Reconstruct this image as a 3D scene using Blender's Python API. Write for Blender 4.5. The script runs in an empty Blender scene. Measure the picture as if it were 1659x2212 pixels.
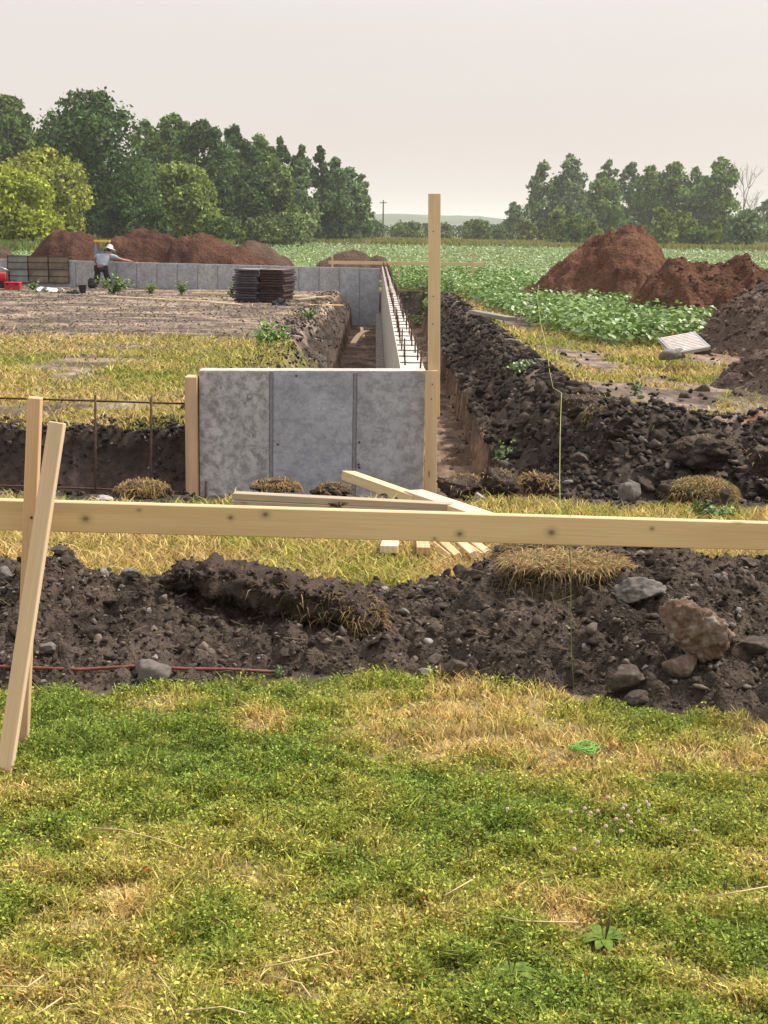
import bpy, bmesh, math, random
import numpy as np
from mathutils import Vector, Matrix, noise as mn
random.seed(7); RNG = np.random.default_rng(11)
scene = bpy.context.scene
COL = scene.collection

# ------------------------------------------------------------------ camera
F = 3195.0; EYE = 1.55; PITCH = math.atan(606/F); YAW = math.atan(28/F); ROLL = math.radians(1.0)
fwd = Vector((math.sin(YAW)*math.cos(PITCH), math.cos(YAW)*math.cos(PITCH), -math.sin(PITCH)))
r0 = fwd.cross(Vector((0,0,1))).normalized(); u0 = r0.cross(fwd).normalized()
cr = math.cos(ROLL); sr = math.sin(ROLL)
rgt = r0*cr + u0*sr; up = u0*cr - r0*sr
CAMP = Vector((0,0,EYE))
cam = bpy.data.cameras.new('camera'); camo = bpy.data.objects.new('camera', cam); COL.objects.link(camo)
camo.matrix_world = Matrix(((rgt.x,up.x,-fwd.x,0),(rgt.y,up.y,-fwd.y,0),(rgt.z,up.z,-fwd.z,EYE),(0,0,0,1)))
cam.sensor_fit = 'VERTICAL'; cam.sensor_height = 36; cam.sensor_width = 27; cam.lens = 36*F/2212
cam.clip_start = 0.05; cam.clip_end = 9000
scene.camera = camo

def ray(px, py):
    return fwd + rgt*((px-829.5)/F) + up*((1106-py)/F)
def P(px, py, Y):                       # measured point at depth Y
    d = ray(px, py); return CAMP + d*(Y/d.y)
def G(px, py, z=0.0):                   # measured point on the level z
    d = ray(px, py); return CAMP + d*((z-EYE)/d.z)
def topx(X, Y, Z):
    X = np.asarray(X, float); Y = np.asarray(Y, float); Z = np.asarray(Z, float)-EYE
    c = X*fwd.x+Y*fwd.y+Z*fwd.z; c = np.maximum(c, 1e-3)
    return 829.5+F*(X*rgt.x+Y*rgt.y+Z*rgt.z)/c, 1106-F*(X*up.x+Y*up.y+Z*up.z)/c

# ------------------------------------------------------------------ numpy noise
def _h(ix, iy, iz, s):
    n = (ix.astype(np.int64)*374761393 + iy.astype(np.int64)*668265263 + iz.astype(np.int64)*2147483647 + s*974634777) & 0xffffffff
    n = ((n ^ (n >> 13))*1274126177) & 0xffffffff
    n = ((n ^ (n >> 16))*2246822519) & 0xffffffff
    return ((n ^ (n >> 15)) & 0xffffff)/float(0xffffff)
def vn2(x, y, s=0):
    x = np.asarray(x, float); y = np.asarray(y, float)
    ix = np.floor(x); iy = np.floor(y); fx = x-ix; fy = y-iy
    fx = fx*fx*(3-2*fx); fy = fy*fy*(3-2*fy); z = np.zeros_like(ix)
    a = _h(ix,iy,z,s); b = _h(ix+1,iy,z,s); c = _h(ix,iy+1,z,s); d = _h(ix+1,iy+1,z,s)
    return (a*(1-fx)+b*fx)*(1-fy)+(c*(1-fx)+d*fx)*fy
def fbm(x, y, s=0, o=4, g=0.5):
    t = 0; a = 1.0; n = 0
    for i in range(o):
        t = t+a*vn2(x*2**i+i*17.3, y*2**i-i*9.1, s+i); n += a; a *= g
    return t/n
def ridg(x, y, s=0, o=4, g=0.5):
    t = 0; a = 1.0; n = 0
    for i in range(o):
        t = t+a*(1-np.abs(2*vn2(x*2**i+i*7.7, y*2**i+i*3.1, s+i)-1)); n += a; a *= g
    return t/n
def worley(x, y, s=0):
    x = np.asarray(x, float); y = np.asarray(y, float)
    ix = np.floor(x); iy = np.floor(y); best = np.full(x.shape, 9.0); sec = np.full(x.shape, 9.0); idv = np.zeros(x.shape)
    z = np.zeros_like(ix)
    for dx in (-1,0,1):
        for dy in (-1,0,1):
            cx = ix+dx; cy = iy+dy
            d = np.hypot(cx+_h(cx,cy,z,s)-x, cy+_h(cx,cy,z,s+5)-y)
            m = d < best
            sec = np.where(m, best, np.minimum(sec, d)); idv = np.where(m, _h(cx,cy,z,s+9), idv); best = np.where(m, d, best)
    return best, sec, idv
def ss(a, b, x):
    t = np.clip((np.asarray(x, float)-a)/(b-a), 0, 1); return t*t*(3-2*t)
def clods(x, y, f, s):                  # rounded lumps, 0..1
    b, c, i = worley(x*f+0.35*vn2(x*f*2,y*f*2,s+3), y*f+0.35*vn2(x*f*2,y*f*2,s+4), s)
    return np.sqrt(np.clip(c-b, 0, 1))*(0.35+0.65*i)

# ------------------------------------------------------------------ mesh helpers
def mesh_np(name, V, Fs, col=None, smooth=False):
    V = np.asarray(V, np.float32)
    if not isinstance(Fs, list): Fs = [Fs]
    Fs = [np.asarray(f, np.int32) for f in Fs if len(f)]
    idx = np.concatenate([f.ravel() for f in Fs]); tot = np.concatenate([np.full(len(f), f.shape[1], np.int32) for f in Fs])
    st = np.concatenate([[0], np.cumsum(tot)[:-1]]).astype(np.int32)
    me = bpy.data.meshes.new(name)
    me.vertices.add(len(V)); me.vertices.foreach_set('co', V.ravel())
    me.loops.add(len(idx)); me.loops.foreach_set('vertex_index', idx)
    me.polygons.add(len(tot)); me.polygons.foreach_set('loop_start', st)
    me.update(calc_edges=True)
    if smooth: me.polygons.foreach_set('use_smooth', np.ones(len(tot), bool))
    if col is not None:
        a = me.attributes.new('Col', 'FLOAT_COLOR', 'POINT')
        c = np.ones((len(V), 4), np.float32); c[:, :3] = np.clip(col, 0, 1); a.data.foreach_set('color', c.ravel())
    return me
def link(name, me, mat=None, parent=None):
    o = bpy.data.objects.new(name, me); COL.objects.link(o)
    if mat is not None and not me.materials: me.materials.append(mat)
    if parent is not None: o.parent = parent
    return o
def tag(o, label=None, cat=None, group=None, kind=None):
    if label: o['label'] = label
    if cat: o['category'] = cat
    if group: o['group'] = group
    if kind: o['kind'] = kind
    return o
def thing(name, label, cat, loc=(0,0,0), rz=0, group=None):
    o = bpy.data.objects.new(name, None); COL.objects.link(o); o.empty_display_size = 0.1
    o.location = loc; o.rotation_euler = (0,0,rz)
    return tag(o, label, cat, group)
def box_bm(bm, sx, sy, sz, c=(0,0,0), bev=0.0, rot=None):
    m = Matrix.Translation(c)
    if rot is not None: m = m @ rot
    r = bmesh.ops.create_cube(bm, size=1, matrix=m @ Matrix.Diagonal((sx, sy, sz, 1)))
    if bev > 0:
        es = list({e for v in r['verts'] for e in v.link_edges})
        bmesh.ops.bevel(bm, geom=es, offset=bev, segments=1, affect='EDGES')
def bm_obj(name, bm, mat, parent=None, smooth=False, world=False):
    me = bpy.data.meshes.new(name); 
    if world and parent is not None:
        bmesh.ops.translate(bm, verts=bm.verts, vec=-Vector(parent.location))
    bm.to_mesh(me); bm.free()
    if smooth:
        for p in me.polygons: p.use_smooth = True
    return link(name, me, mat, parent)
def beam(name, p0, p1, w, t, mat, parent=None, upv=(0,0,1), bev=0.0025, warp=0.0):
    """board from p0 to p1; w = width across the up vector, t = thickness along up"""
    p0 = Vector(p0); p1 = Vector(p1); x = (p1-p0); L = x.length; x.normalize()
    u = Vector(upv); y = u.cross(x).normalized(); z = x.cross(y).normalized()
    bm = bmesh.new(); box_bm(bm, L, w, t, bev=bev)
    if warp:
        bmesh.ops.subdivide_edges(bm, edges=[e for e in bm.edges if abs(e.verts[0].co.x-e.verts[1].co.x) > L*0.5], cuts=8)
        for v in bm.verts: v.co.z += warp*math.sin((v.co.x/L+0.5)*math.pi); v.co.y += warp*0.5*math.sin((v.co.x/L+0.5)*2.7)
    me = bpy.data.meshes.new(name); bm.to_mesh(me); bm.free()
    o = link(name, me, mat)
    c = (p0+p1)/2
    M = Matrix(((x.x,y.x,z.x,c.x),(x.y,y.y,z.y,c.y),(x.z,y.z,z.z,c.z),(0,0,0,1)))
    if parent is not None:
        o.parent = parent; M = parent_inv(parent) @ M
    o.matrix_local = M
    return o
def parent_inv(p):
    return (Matrix.Translation(p.location) @ p.rotation_euler.to_matrix().to_4x4()).inverted()
def tube_vf(pts, rad, n=8, cap=True):
    pts = [Vector(p) for p in pts]; V = []; Fq = []
    if not hasattr(rad, '__len__'): rad = [rad]*len(pts)
    prev = None
    for i, p in enumerate(pts):
        d = (pts[min(i+1, len(pts)-1)]-pts[max(i-1, 0)]).normalized()
        a = d.orthogonal().normalized() if prev is None else (prev-d*prev.dot(d)).normalized()
        prev = a; b = d.cross(a)
        for k in range(n):
            an = 2*math.pi*k/n; V.append(tuple(p+(a*math.cos(an)+b*math.sin(an))*rad[i]))
    for i in range(len(pts)-1):
        for k in range(n):
            Fq.append((i*n+k, i*n+(k+1)%n, (i+1)*n+(k+1)%n, (i+1)*n+k))
    tris = []
    if cap:
        V.append(tuple(pts[0])); V.append(tuple(pts[-1])); c0 = len(V)-2; c1 = len(V)-1; e = (len(pts)-1)*n
        for k in range(n):
            tris.append((c0, (k+1)%n, k)); tris.append((c1, e+k, e+(k+1)%n))
    return V, Fq, tris
def tube(name, pts, rad, mat, parent=None, n=8, smooth=True):
    if parent is not None:
        iv = parent_inv(parent); pts = [iv @ Vector(p) for p in pts]
    V, q, t = tube_vf(pts, rad, n)
    return link(name, mesh_np(name, V, [np.array(q), np.array(t)] if t else [np.array(q)], smooth=smooth), mat, parent)

# ------------------------------------------------------------------ materials
def newmat(name):
    m = bpy.data.materials.new(name); m.use_nodes = True; nt = m.node_tree
    for n in list(nt.nodes): nt.nodes.remove(n)
    out = nt.nodes.new('ShaderNodeOutputMaterial'); return m, nt, out
class NB:
    def __init__(s, nt): s.nt = nt
    def n(s, t, **k):
        nd = s.nt.nodes.new(t)
        for a, b in k.items():
            if a.startswith('i_'):
                nd.inputs[a[2:].replace('_', ' ')].default_value = b
            else: setattr(nd, a, b)
        return nd
    def l(s, a, b): s.nt.links.new(a, b)
    def noise(s, vec, scale, detail=5, rough=0.6, dist=0.0):
        nd = s.n('ShaderNodeTexNoise'); nd.inputs['Scale'].default_value = scale; nd.inputs['Detail'].default_value = detail
        nd.inputs['Roughness'].default_value = rough; nd.inputs['Distortion'].default_value = dist
        if vec is not None: s.l(vec, nd.inputs['Vector'])
        return nd.outputs['Fac']
    def voro(s, vec, scale, feature='F1'):
        nd = s.n('ShaderNodeTexVoronoi'); nd.feature = feature; nd.inputs['Scale'].default_value = scale
        if vec is not None: s.l(vec, nd.inputs['Vector'])
        return nd.outputs['Distance']
    def ramp(s, fac, stops, interp='LINEAR'):
        nd = s.n('ShaderNodeValToRGB'); nd.color_ramp.interpolation = interp; e = nd.color_ramp.elements
        while len(e) < len(stops): e.new(0.5)
        for i, (p, c) in enumerate(stops):
            e[i].position = p; e[i].color = (c, c, c, 1) if not hasattr(c, '__len__') else (*c, 1)
        s.l(fac, nd.inputs['Fac']); return nd.outputs['Color']
    def mix(s, fac, a, b, bt='MIX'):
        nd = s.n('ShaderNodeMix'); nd.data_type = 'RGBA'; nd.blend_type = bt
        for sock, v in ((nd.inputs[0], fac), (nd.inputs[6], a), (nd.inputs[7], b)):
            if isinstance(v, (int, float)): sock.default_value = v
            elif isinstance(v, tuple): sock.default_value = (*v, 1)
            else: s.l(v, sock)
        return nd.outputs[2]
    def mapv(s, vec, sc=(1,1,1), loc=None):
        nd = s.n('ShaderNodeMapping'); nd.inputs['Scale'].default_value = sc; s.l(vec, nd.inputs['Vector'])
        if loc is not None: s.l(loc, nd.inputs['Location'])
        return nd.outputs['Vector']
    def bump(s, h, strength, dist, prev=None):
        nd = s.n('ShaderNodeBump'); nd.inputs['Strength'].default_value = strength; nd.inputs['Distance'].default_value = dist
        s.l(h, nd.inputs['Height'])
        if prev is not None: s.l(prev, nd.inputs['Normal'])
        return nd.outputs['Normal']
    def coord(s, w='Object'): return s.n('ShaderNodeTexCoord').outputs[w]
    def pos(s): return s.n('ShaderNodeNewGeometry').outputs['Position']
    def out(s, out, col, rough=0.9, nrm=None, spec=0.25, metal=0.0):
        b = s.n('ShaderNodeBsdfPrincipled')
        if isinstance(col, tuple): b.inputs['Base Color'].default_value = (*col, 1)
        else: s.l(col, b.inputs['Base Color'])
        if isinstance(rough, (int, float)): b.inputs['Roughness'].default_value = rough
        else: s.l(rough, b.inputs['Roughness'])
        b.inputs['Specular IOR Level'].default_value = spec; b.inputs['Metallic'].default_value = metal
        if nrm is not None: s.l(nrm, b.inputs['Normal'])
        s.l(b.outputs[0], out.inputs['Surface']); return b

def plain(name, c, rough=0.7, var=0.25, scale=20, bump=0.2, metal=0.0, spec=0.3):
    m, nt, o = newmat(name); b = NB(nt); v = b.coord()
    n1 = b.noise(v, scale); c2 = tuple(x*(1-var) for x in c); c3 = tuple(min(1, x*(1+var)) for x in c)
    b.out(o, b.ramp(n1, [(0.3, c2), (0.7, c3)]), rough, b.bump(b.noise(v, scale*4), bump, 0.01), spec, metal); return m

def soilmat(name, dark, mid, light, scale=6.0, amt=1.0):
    m, nt, o = newmat(name); b = NB(nt); v = b.pos()
    big = b.noise(v, scale*0.22, 3, 0.6); n1 = b.noise(v, scale, 8, 0.68); n2 = b.noise(v, scale*9, 5, 0.7)
    c = b.ramp(n1, [(0.30, dark), (0.52, mid), (0.78, light)])
    c = b.mix(0.35, c, b.ramp(big, [(0.35, tuple(x*0.6 for x in mid)), (0.65, tuple(x*1.25 for x in light))]))
    c = b.mix(0.55, c, b.ramp(n2, [(0.3, 0.35), (0.7, 0.85)]), 'OVERLAY')
    h = b.voro(v, scale*5); h2 = b.voro(v, scale*18)
    nr = b.bump(n1, 0.6*amt, 0.12/scale*2); nr = b.bump(h, 0.6*amt, 0.10/scale, nr); nr = b.bump(h2, 0.5*amt, 0.04/scale, nr)
    b.out(o, c, 0.95, nr, 0.15); return m
M = {}
M['dark_soil'] = soilmat('dark_soil', (0.016,0.011,0.008), (0.045,0.033,0.025), (0.14,0.108,0.084), 9, 1.6)
M['red_soil'] = soilmat('red_soil', (0.035,0.015,0.009), (0.10,0.043,0.024), (0.20,0.10,0.058), 2.4, 2.0)
M['red_dark'] = soilmat('red_dark', (0.028,0.013,0.009), (0.075,0.034,0.022), (0.15,0.075,0.048), 2.4, 2.0)
M['brown_soil'] = soilmat('brown_soil', (0.04,0.026,0.018), (0.075,0.045,0.031), (0.15,0.10,0.075), 2.6, 2.0)
M['grey_soil'] = soilmat('grey_soil', (0.045,0.030,0.023), (0.10,0.068,0.052), (0.18,0.135,0.105), 4.0, 1.6)

def colmat(name, rough=0.9, transl=0.0, spec=0.2, nscale=0, bump=0.0, bscale=40):
    m, nt, o = newmat(name); b = NB(nt)
    a = b.n('ShaderNodeAttribute', attribute_name='Col'); c = a.outputs['Color']
    if nscale:
        c = b.mix(0.6, c, b.ramp(b.noise(b.pos(), nscale, 6, 0.7), [(0.3, 0.25), (0.7, 0.85)]), 'OVERLAY')
    nr = b.bump(b.noise(b.pos(), bscale, 6, 0.7), bump, 0.6/bscale) if bump else None
    p = b.out(o, c, rough, nr, spec)
    if transl:
        t = b.n('ShaderNodeBsdfTranslucent'); b.l(c, t.inputs['Color'])
        mx = b.n('ShaderNodeMixShader'); mx.inputs[0].default_value = transl
        b.l(p.outputs[0], mx.inputs[1]); b.l(t.outputs[0], mx.inputs[2]); b.l(mx.outputs[0], o.inputs['Surface'])
    return m
def groundmat():
    m, nt, o = newmat('ground'); b = NB(nt); v = b.pos()
    a = b.n('ShaderNodeAttribute', attribute_name='Col'); c = a.outputs['Color']
    n1 = b.noise(b.mapv(v, (1, 0.3, 1)), 3.2, 6, 0.72, 0.6); n2 = b.noise(b.mapv(v, (1, 0.3, 1)), 16, 6, 0.7)
    c = b.mix(0.75, c, b.ramp(n1, [(0.32, 0.2), (0.68, 0.82)]), 'OVERLAY'); c = b.mix(0.7, c, b.ramp(n2, [(0.32, 0.2), (0.68, 0.85)]), 'OVERLAY')
    nr = b.bump(n1, 0.5, 0.025); nr = b.bump(n2, 0.7, 0.012, nr); nr = b.bump(b.voro(v, 14), 0.4, 0.015, nr)
    b.out(o, c, 0.95, nr, 0.12); return m
M['leaf'] = colmat('leaf', 0.75, 0.32, 0.1)
M['blade'] = colmat('blade', 0.7, 0.3, 0.15)
M['crop'] = colmat('crop_leaf', 0.45, 0.2, 0.45)
M['stone_col'] = colmat('stone_col', 0.95, 0, 0.15, 25, 0.7, 60)
M['bark'] = plain('bark', (0.09,0.07,0.055), 0.95, 0.4, 2)

def woodmat(name, base, dark, grey=0.0, seed=0.0, knots=()):
    m, nt, o = newmat(name); b = NB(nt); v = b.coord()
    info = b.n('ShaderNodeObjectInfo'); rnd = info.outputs['Random']
    cmb = b.n('ShaderNodeCombineXYZ'); mul = b.n('ShaderNodeMath', operation='MULTIPLY'); mul.inputs[1].default_value = 37.0; b.l(rnd, mul.inputs[0])
    for k in range(3): b.l(mul.outputs[0], cmb.inputs[k])
    vg = b.mapv(v, (1.2, 14, 14), cmb.outputs[0]); vk = b.mapv(v, (2.6, 9, 9), cmb.outputs[0])
    w = b.n('ShaderNodeTexWave', wave_type='BANDS', bands_direction='Y'); w.inputs['Scale'].default_value = 0.9; w.inputs['Distortion'].default_value = 5.5; w.inputs['Detail'].default_value = 2.0; w.inputs['Detail Scale'].default_value = 0.6
    b.l(vg, w.inputs['Vector'])
    fine = b.noise(b.mapv(v, (4, 220, 220), cmb.outputs[0]), 1.0, 4, 0.6)
    c = b.mix(b.ramp(w.outputs['Fac'], [(0.2, 0.0), (1.0, 0.55)]), base, dark)
    c = b.mix(0.25, c, b.ramp(fine, [(0.3, 0.3), (0.7, 0.75)]), 'OVERLAY')
    kn = b.voro(vk, 0.9); c = b.mix(b.ramp(kn, [(0.05, 0.7), (0.09, 0.0)]), c, tuple(x*0.3 for x in dark))
    for kx, kz, kr in knots:
        mp = b.n('ShaderNodeMapping'); mp.inputs['Scale'].default_value = (0.8, 0.0, 1.0); mp.inputs['Location'].default_value = (-kx*0.8, 0, -kz); b.l(v, mp.inputs['Vector'])
        ln = b.n('ShaderNodeVectorMath', operation='LENGTH'); b.l(mp.outputs[0], ln.inputs[0])
        c = b.mix(b.ramp(ln.outputs['Value'], [(0.0, 0.9), (kr*0.55, 0.75), (kr*0.8, 0.35), (kr*1.0, 0.25), (kr*2.2, 0.0)]), c, tuple(x*0.22 for x in dark))
    blot = b.noise(b.mapv(v, (2, 9, 9), cmb.outputs[0]), 1.1, 5, 0.6)
    c = b.mix(b.ramp(blot, [(0.62-grey*0.3, 0.0), (0.78, 0.35+0.5*grey)]), c, (0.30,0.26,0.22))
    tone = b.ramp(rnd, [(0.0, 0.40), (1.0, 0.58)]); c = b.mix(0.6, c, tone, 'OVERLAY')
    b.out(o, c, 0.75, b.bump(fine, 0.25, 0.002), 0.25); return m
M['pine'] = woodmat('pine', (0.66,0.49,0.27), (0.52,0.35,0.165), 0.15)
M['pine_pale'] = woodmat('pine_pale', (0.72,0.57,0.38), (0.58,0.41,0.23), 0.25)
M['pine_grey'] = woodmat('pine_grey', (0.46,0.37,0.26), (0.30,0.22,0.14), 0.7)
M['pine_dirty'] = woodmat('pine_dirty', (0.62,0.42,0.24), (0.42,0.26,0.13), 0.45)

def concmat(name, base, spots, blot):
    m, nt, o = newmat(name); b = NB(nt); v = b.coord()
    info = b.n('ShaderNodeObjectInfo'); cmb = b.n('ShaderNodeCombineXYZ'); mul = b.n('ShaderNodeMath', operation='MULTIPLY'); mul.inputs[1].default_value = 23.0
    b.l(info.outputs['Random'], mul.inputs[0])
    for k in range(3): b.l(mul.outputs[0], cmb.inputs[k])
    v2 = b.mapv(v, (1,1,1), cmb.outputs[0]); vs = b.mapv(v, (1.25,1,0.5), cmb.outputs[0])
    big = b.noise(v2, 3.4, 8, 0.7, 0.3); mid = b.noise(v2, 15, 7, 0.72, 0.2); fine = b.noise(v2, 60, 4, 0.7)
    dk = tuple(x*0.68 for x in base); lt = tuple(min(1, x*1.22) for x in base)
    c = b.ramp(big, [(0.5-0.25*blot-0.02, dk if blot > .5 else tuple(x*0.88 for x in base)), (0.52, base), (0.72, lt)])
    c = b.mix(0.75*blot+0.12, c, b.ramp(mid, [(0.40, 0.15), (0.57, 0.80)]), 'OVERLAY')
    sp = b.noise(vs, 24, 3, 0.5, 0.3); c = b.mix(b.ramp(sp, [(0.66-0.05*spots, 0.0), (0.74-0.05*spots, 0.55*spots)]), c, tuple(x*0.33 for x in base))
    c = b.mix(0.2, c, b.ramp(fine, [(0.3, 0.3), (0.7, 0.7)]), 'OVERLAY')
    nr = b.bump(fine, 0.25, 0.004); nr = b.bump(mid, 0.15, 0.01, nr)
    b.out(o, c, 0.9, nr, 0.2); return m
M['concrete_spotted'] = concmat('concrete_spotted', (0.38,0.375,0.36), 1.0, 0.42)
M['concrete_smooth'] = concmat('concrete_smooth', (0.36,0.37,0.39), 0.25, 0.12)
M['concrete_blotchy'] = concmat('concrete_blotchy', (0.37,0.375,0.38), 0.5, 0.22)
M['concrete_pale'] = concmat('concrete_pale', (0.50,0.45,0.40), 0.1, 0.15)
M['rust'] = plain('rust_steel', (0.085,0.045,0.03), 0.8, 0.45, 60)
M['rod_red'] = plain('rod_red', (0.17,0.055,0.035), 0.6, 0.35, 30)
M['dark_steel'] = plain('dark_steel', (0.07,0.055,0.055), 0.7, 0.5, 6)

# ------------------------------------------------------------------ world, sun, haze
w = bpy.data.worlds.new('World'); scene.world = w; w.use_nodes = True; nt = w.node_tree
for n in list(nt.nodes): nt.nodes.remove(n)
b = NB(nt); wo = b.n('ShaderNodeOutputWorld'); sky = b.n('ShaderNodeTexSky'); sky.sky_type = 'NISHITA'; sky.sun_disc = False
SEL = math.radians(52); SAZ = math.radians(62)      # sun to the right, beyond the site
sky.sun_elevation = SEL; sky.sun_rotation = SAZ; sky.dust_density = 6; sky.air_density = 1.5
tc = b.coord('Generated'); sp = b.n('ShaderNodeSeparateXYZ'); b.l(tc, sp.inputs[0])
cn = b.noise(b.mapv(tc, (1.2, 1.2, 5)), 2.0, 4, 0.55); cream = b.ramp(sp.outputs['Z'], [(0.0, (0.53,0.47,0.435)), (0.06, (0.53,0.48,0.455)), (0.12, (0.54,0.50,0.485)), (0.20, (0.585,0.555,0.555)), (0.5, (0.72,0.70,0.70)), (1.0, (0.80,0.80,0.83))])
bg1 = b.n('ShaderNodeBackground'); bg1.inputs['Strength'].default_value = 0.05*0.3; b.l(sky.outputs[0], bg1.inputs[0])
bg2 = b.n('ShaderNodeBackground'); bg2.inputs['Strength'].default_value = 1.04; b.l(b.mix(0.10, cream, b.ramp(cn, [(0.3, 0.35), (0.7, 0.65)]), 'OVERLAY'), bg2.inputs[0])
ad = b.n('ShaderNodeAddShader'); b.l(bg1.outputs[0], ad.inputs[0]); b.l(bg2.outputs[0], ad.inputs[1]); b.l(ad.outputs[0], wo.inputs['Surface'])
sl = bpy.data.lights.new('sun', 'SUN'); sl.energy = 4.6; sl.angle = math.radians(5); sl.color = (1.0, 0.93, 0.84)
so = bpy.data.objects.new('sun', sl); COL.objects.link(so)
sdir = Vector((math.sin(SAZ)*math.cos(SEL), math.cos(SAZ)*math.cos(SEL), math.sin(SEL)))
so.rotation_euler = sdir.to_track_quat('Z', 'Y').to_euler(); so.location = (0,0,30)
scene.view_settings.view_transform = 'Standard'; scene.view_settings.look = 'None'; scene.view_settings.exposure = 0.4; scene.view_settings.gamma = 1

# ------------------------------------------------------------------ terrain
WALL_Y = 10.84; FAR_Y = 45.0
XL0 = P(866.5,797,WALL_Y).x; XR0 = P(919.8,797,WALL_Y).x       # side wall faces
def XR(Y): return 1.17+np.maximum(np.asarray(Y, float)-17, -6)*0.010
def g0(X, Y): return -0.25*ss(12, 44, Y)+0.03*(fbm(X*0.5, Y*0.5, 3, 3)-0.5)+0.012*(fbm(X*4,Y*4,4,3)-0.5)*ss(40,10,Y)
def terrain(X, Y):
    X = np.asarray(X, float); Y = np.asarray(Y, float)
    base = g0(X, Y)
    wob = 0.10*(fbm(X*1.3, Y*1.3, 21, 3)-0.5)*2; wob2 = 0.12*(fbm(X*2+9, Y*1.1, 22, 4)-0.5)*2
    # front trench
    right = ss(0.9, 1.25, X)
    near = ss(8.62, 8.95, Y+wob)
    fl = 1-ss(11.15, 11.33, Y+wob*0.5); fr = 1-ss(10.05, 11.75, Y+wob)
    t1 = -0.62*near*(fl*(1-right)+fr*right)
    # side trench, both sides of the long wall
    xr = XR(Y); yy = ss(10.6, 11.0, Y)*(1-ss(45.6, 46.0, Y))
    xx = X+wob2*0.7
    rp = np.where(xx < xr, -1.0, np.where(xx < xr+0.03, -1.0+0.45*(xx-xr)/0.03, -0.55+0.63*ss(xr+0.03, xr+0.72, xx)))
    rp = np.where(xx > xr+0.72, 0.08*(1-ss(xr+0.72, xr+1.5, xx)), rp)
    xl = -0.70
    lp = np.where(xx > xl, -1.0, np.where(xx > xl-0.05, -1.0+0.6*(xl-xx)/0.05, -0.40+0.46*ss(xl-0.05, xl-0.5, xx)))
    lp = np.where(xx < xl-0.5, 0.06*(1-ss(xl-0.5, xl-1.1, xx)), lp)
    t2 = np.where(X > 0.3, rp, lp)*yy
    t = np.minimum(t1, t2); t = np.where(t2 > 0, t1+t2*(1-near*(Y < 11)), t)
    # rough lips and banks
    rough = np.clip(np.abs(t)*3, 0, 1)
    rough = np.maximum(rough, np.exp(-((Y-11.75)/0.5)**2)*np.where(X < 0.6, 0.55, 1.0)*((X < -1.0)|(X > 1.0)))
    lip = np.exp(-((Y-11.95)/0.35)**2)*ss(1.5, 1.9, X)*(0.10+0.10*fbm(X*1.5, Y, 31, 2))
    rough = np.where((t < -0.9), 0.35, rough)
    lump = 0.20*(clods(X, Y, 2.6, 41)-0.35)+0.10*(clods(X, Y, 6.5, 42)-0.35)+0.14*(fbm(X*3, Y*3, 43, 5)-0.5)
    z = base+t+lip+rough*lump
    return z, t, rough
GY = np.concatenate([np.array([-30, -8, 0.5, 1.2]), 1.6*np.exp(np.arange(0, 1.0001, 1/330)*math.log(12/1.6)), 12*np.exp(np.arange(1/470, 1.0001, 1/470)*math.log(60/12)), 60*np.exp(np.arange(1/90, 1.0001, 1/90)*math.log(4500/60))])
ua = np.linspace(-0.40, 0.40, 700); ug = 0.40*np.exp(np.arange(1, 19)/18*math.log(9/0.40))
GU = np.concatenate([-ug[::-1], ua, ug])
gy, gu = np.meshgrid(GY, GU, indexing='ij'); gx = gu*np.maximum(gy+1.2, 4.0)
gz, gt, gr = terrain(gx, gy)
cropP = [(840,588),(1000,585),(1120,595),(1180,618),(1330,640),(1500,672),(1535,712),(1470,742),(1380,752),(1270,742),(1170,706),(1090,668),(1000,634),(930,622),(850,612)]
def inpoly(x, y, poly):
    c = np.zeros(np.shape(x), bool); n = len(poly); j = n-1
    for i in range(n):
        xi, yi = poly[i]; xj, yj = poly[j]
        c ^= ((yi > y) != (yj > y)) & (x < (xj-xi)*(y-yi)/(yj-yi+1e-12)+xi); j = i
    return c
def lc(*c): return np.array(c, float)
def blend(a, bb, m): return a*(1-m[..., None])+bb*m[..., None]
def dirtmask(X, Y):
    """1 = bare dirt, 0 = grass cover"""
    px, py = topx(X, Y, 0*X)
    n = fbm(X*0.9, Y*0.9, 61, 4); n2 = fbm(X*3, Y*2, 62, 4)
    m = np.zeros_like(X)
    left = ss(-0.2, -0.7, X)
    m = np.maximum(m, left*ss(20, 23, Y+(n-0.5)*9)*(1-ss(47, 48, Y)))
    m = np.maximum(m, left*(Y > 11)*ss(0.60, 0.66, n)*0.9)
    rt = ss(1.5, 1.9, X)*(Y > 11)*(1-ss(44, 50, Y))
    m = np.maximum(m, rt*ss(0.47, 0.56, fbm(X*1.1, Y*0.55, 64, 4)))
    m = np.maximum(m, rt*ss(1520, 1600, px)*0.9)
    m = np.maximum(m, (X > -0.8)*(X < XR(Y)+0.9)*(Y > 10.6)*(Y < 46.5)*1.0)
    m = np.maximum(m, ss(8.1, 8.5, Y+(n2-0.5)*0.8)*(Y < 12)*((Y < 11.4+(n2-.5)*0.9)|(X > 1.0)))
    b0 = np.interp(X, [-1.6,-0.9,-0.3,0.2,0.7,1.0,1.5,2.5], [4.80,4.82,5.0,5.03,4.86,4.66,4.54,4.5])
    m = np.maximum(m, ss(-0.05, 0.06, Y-b0+(n2-0.5)*0.25)*(Y < 6.3))
    return np.clip(m, 0, 1)
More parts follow.
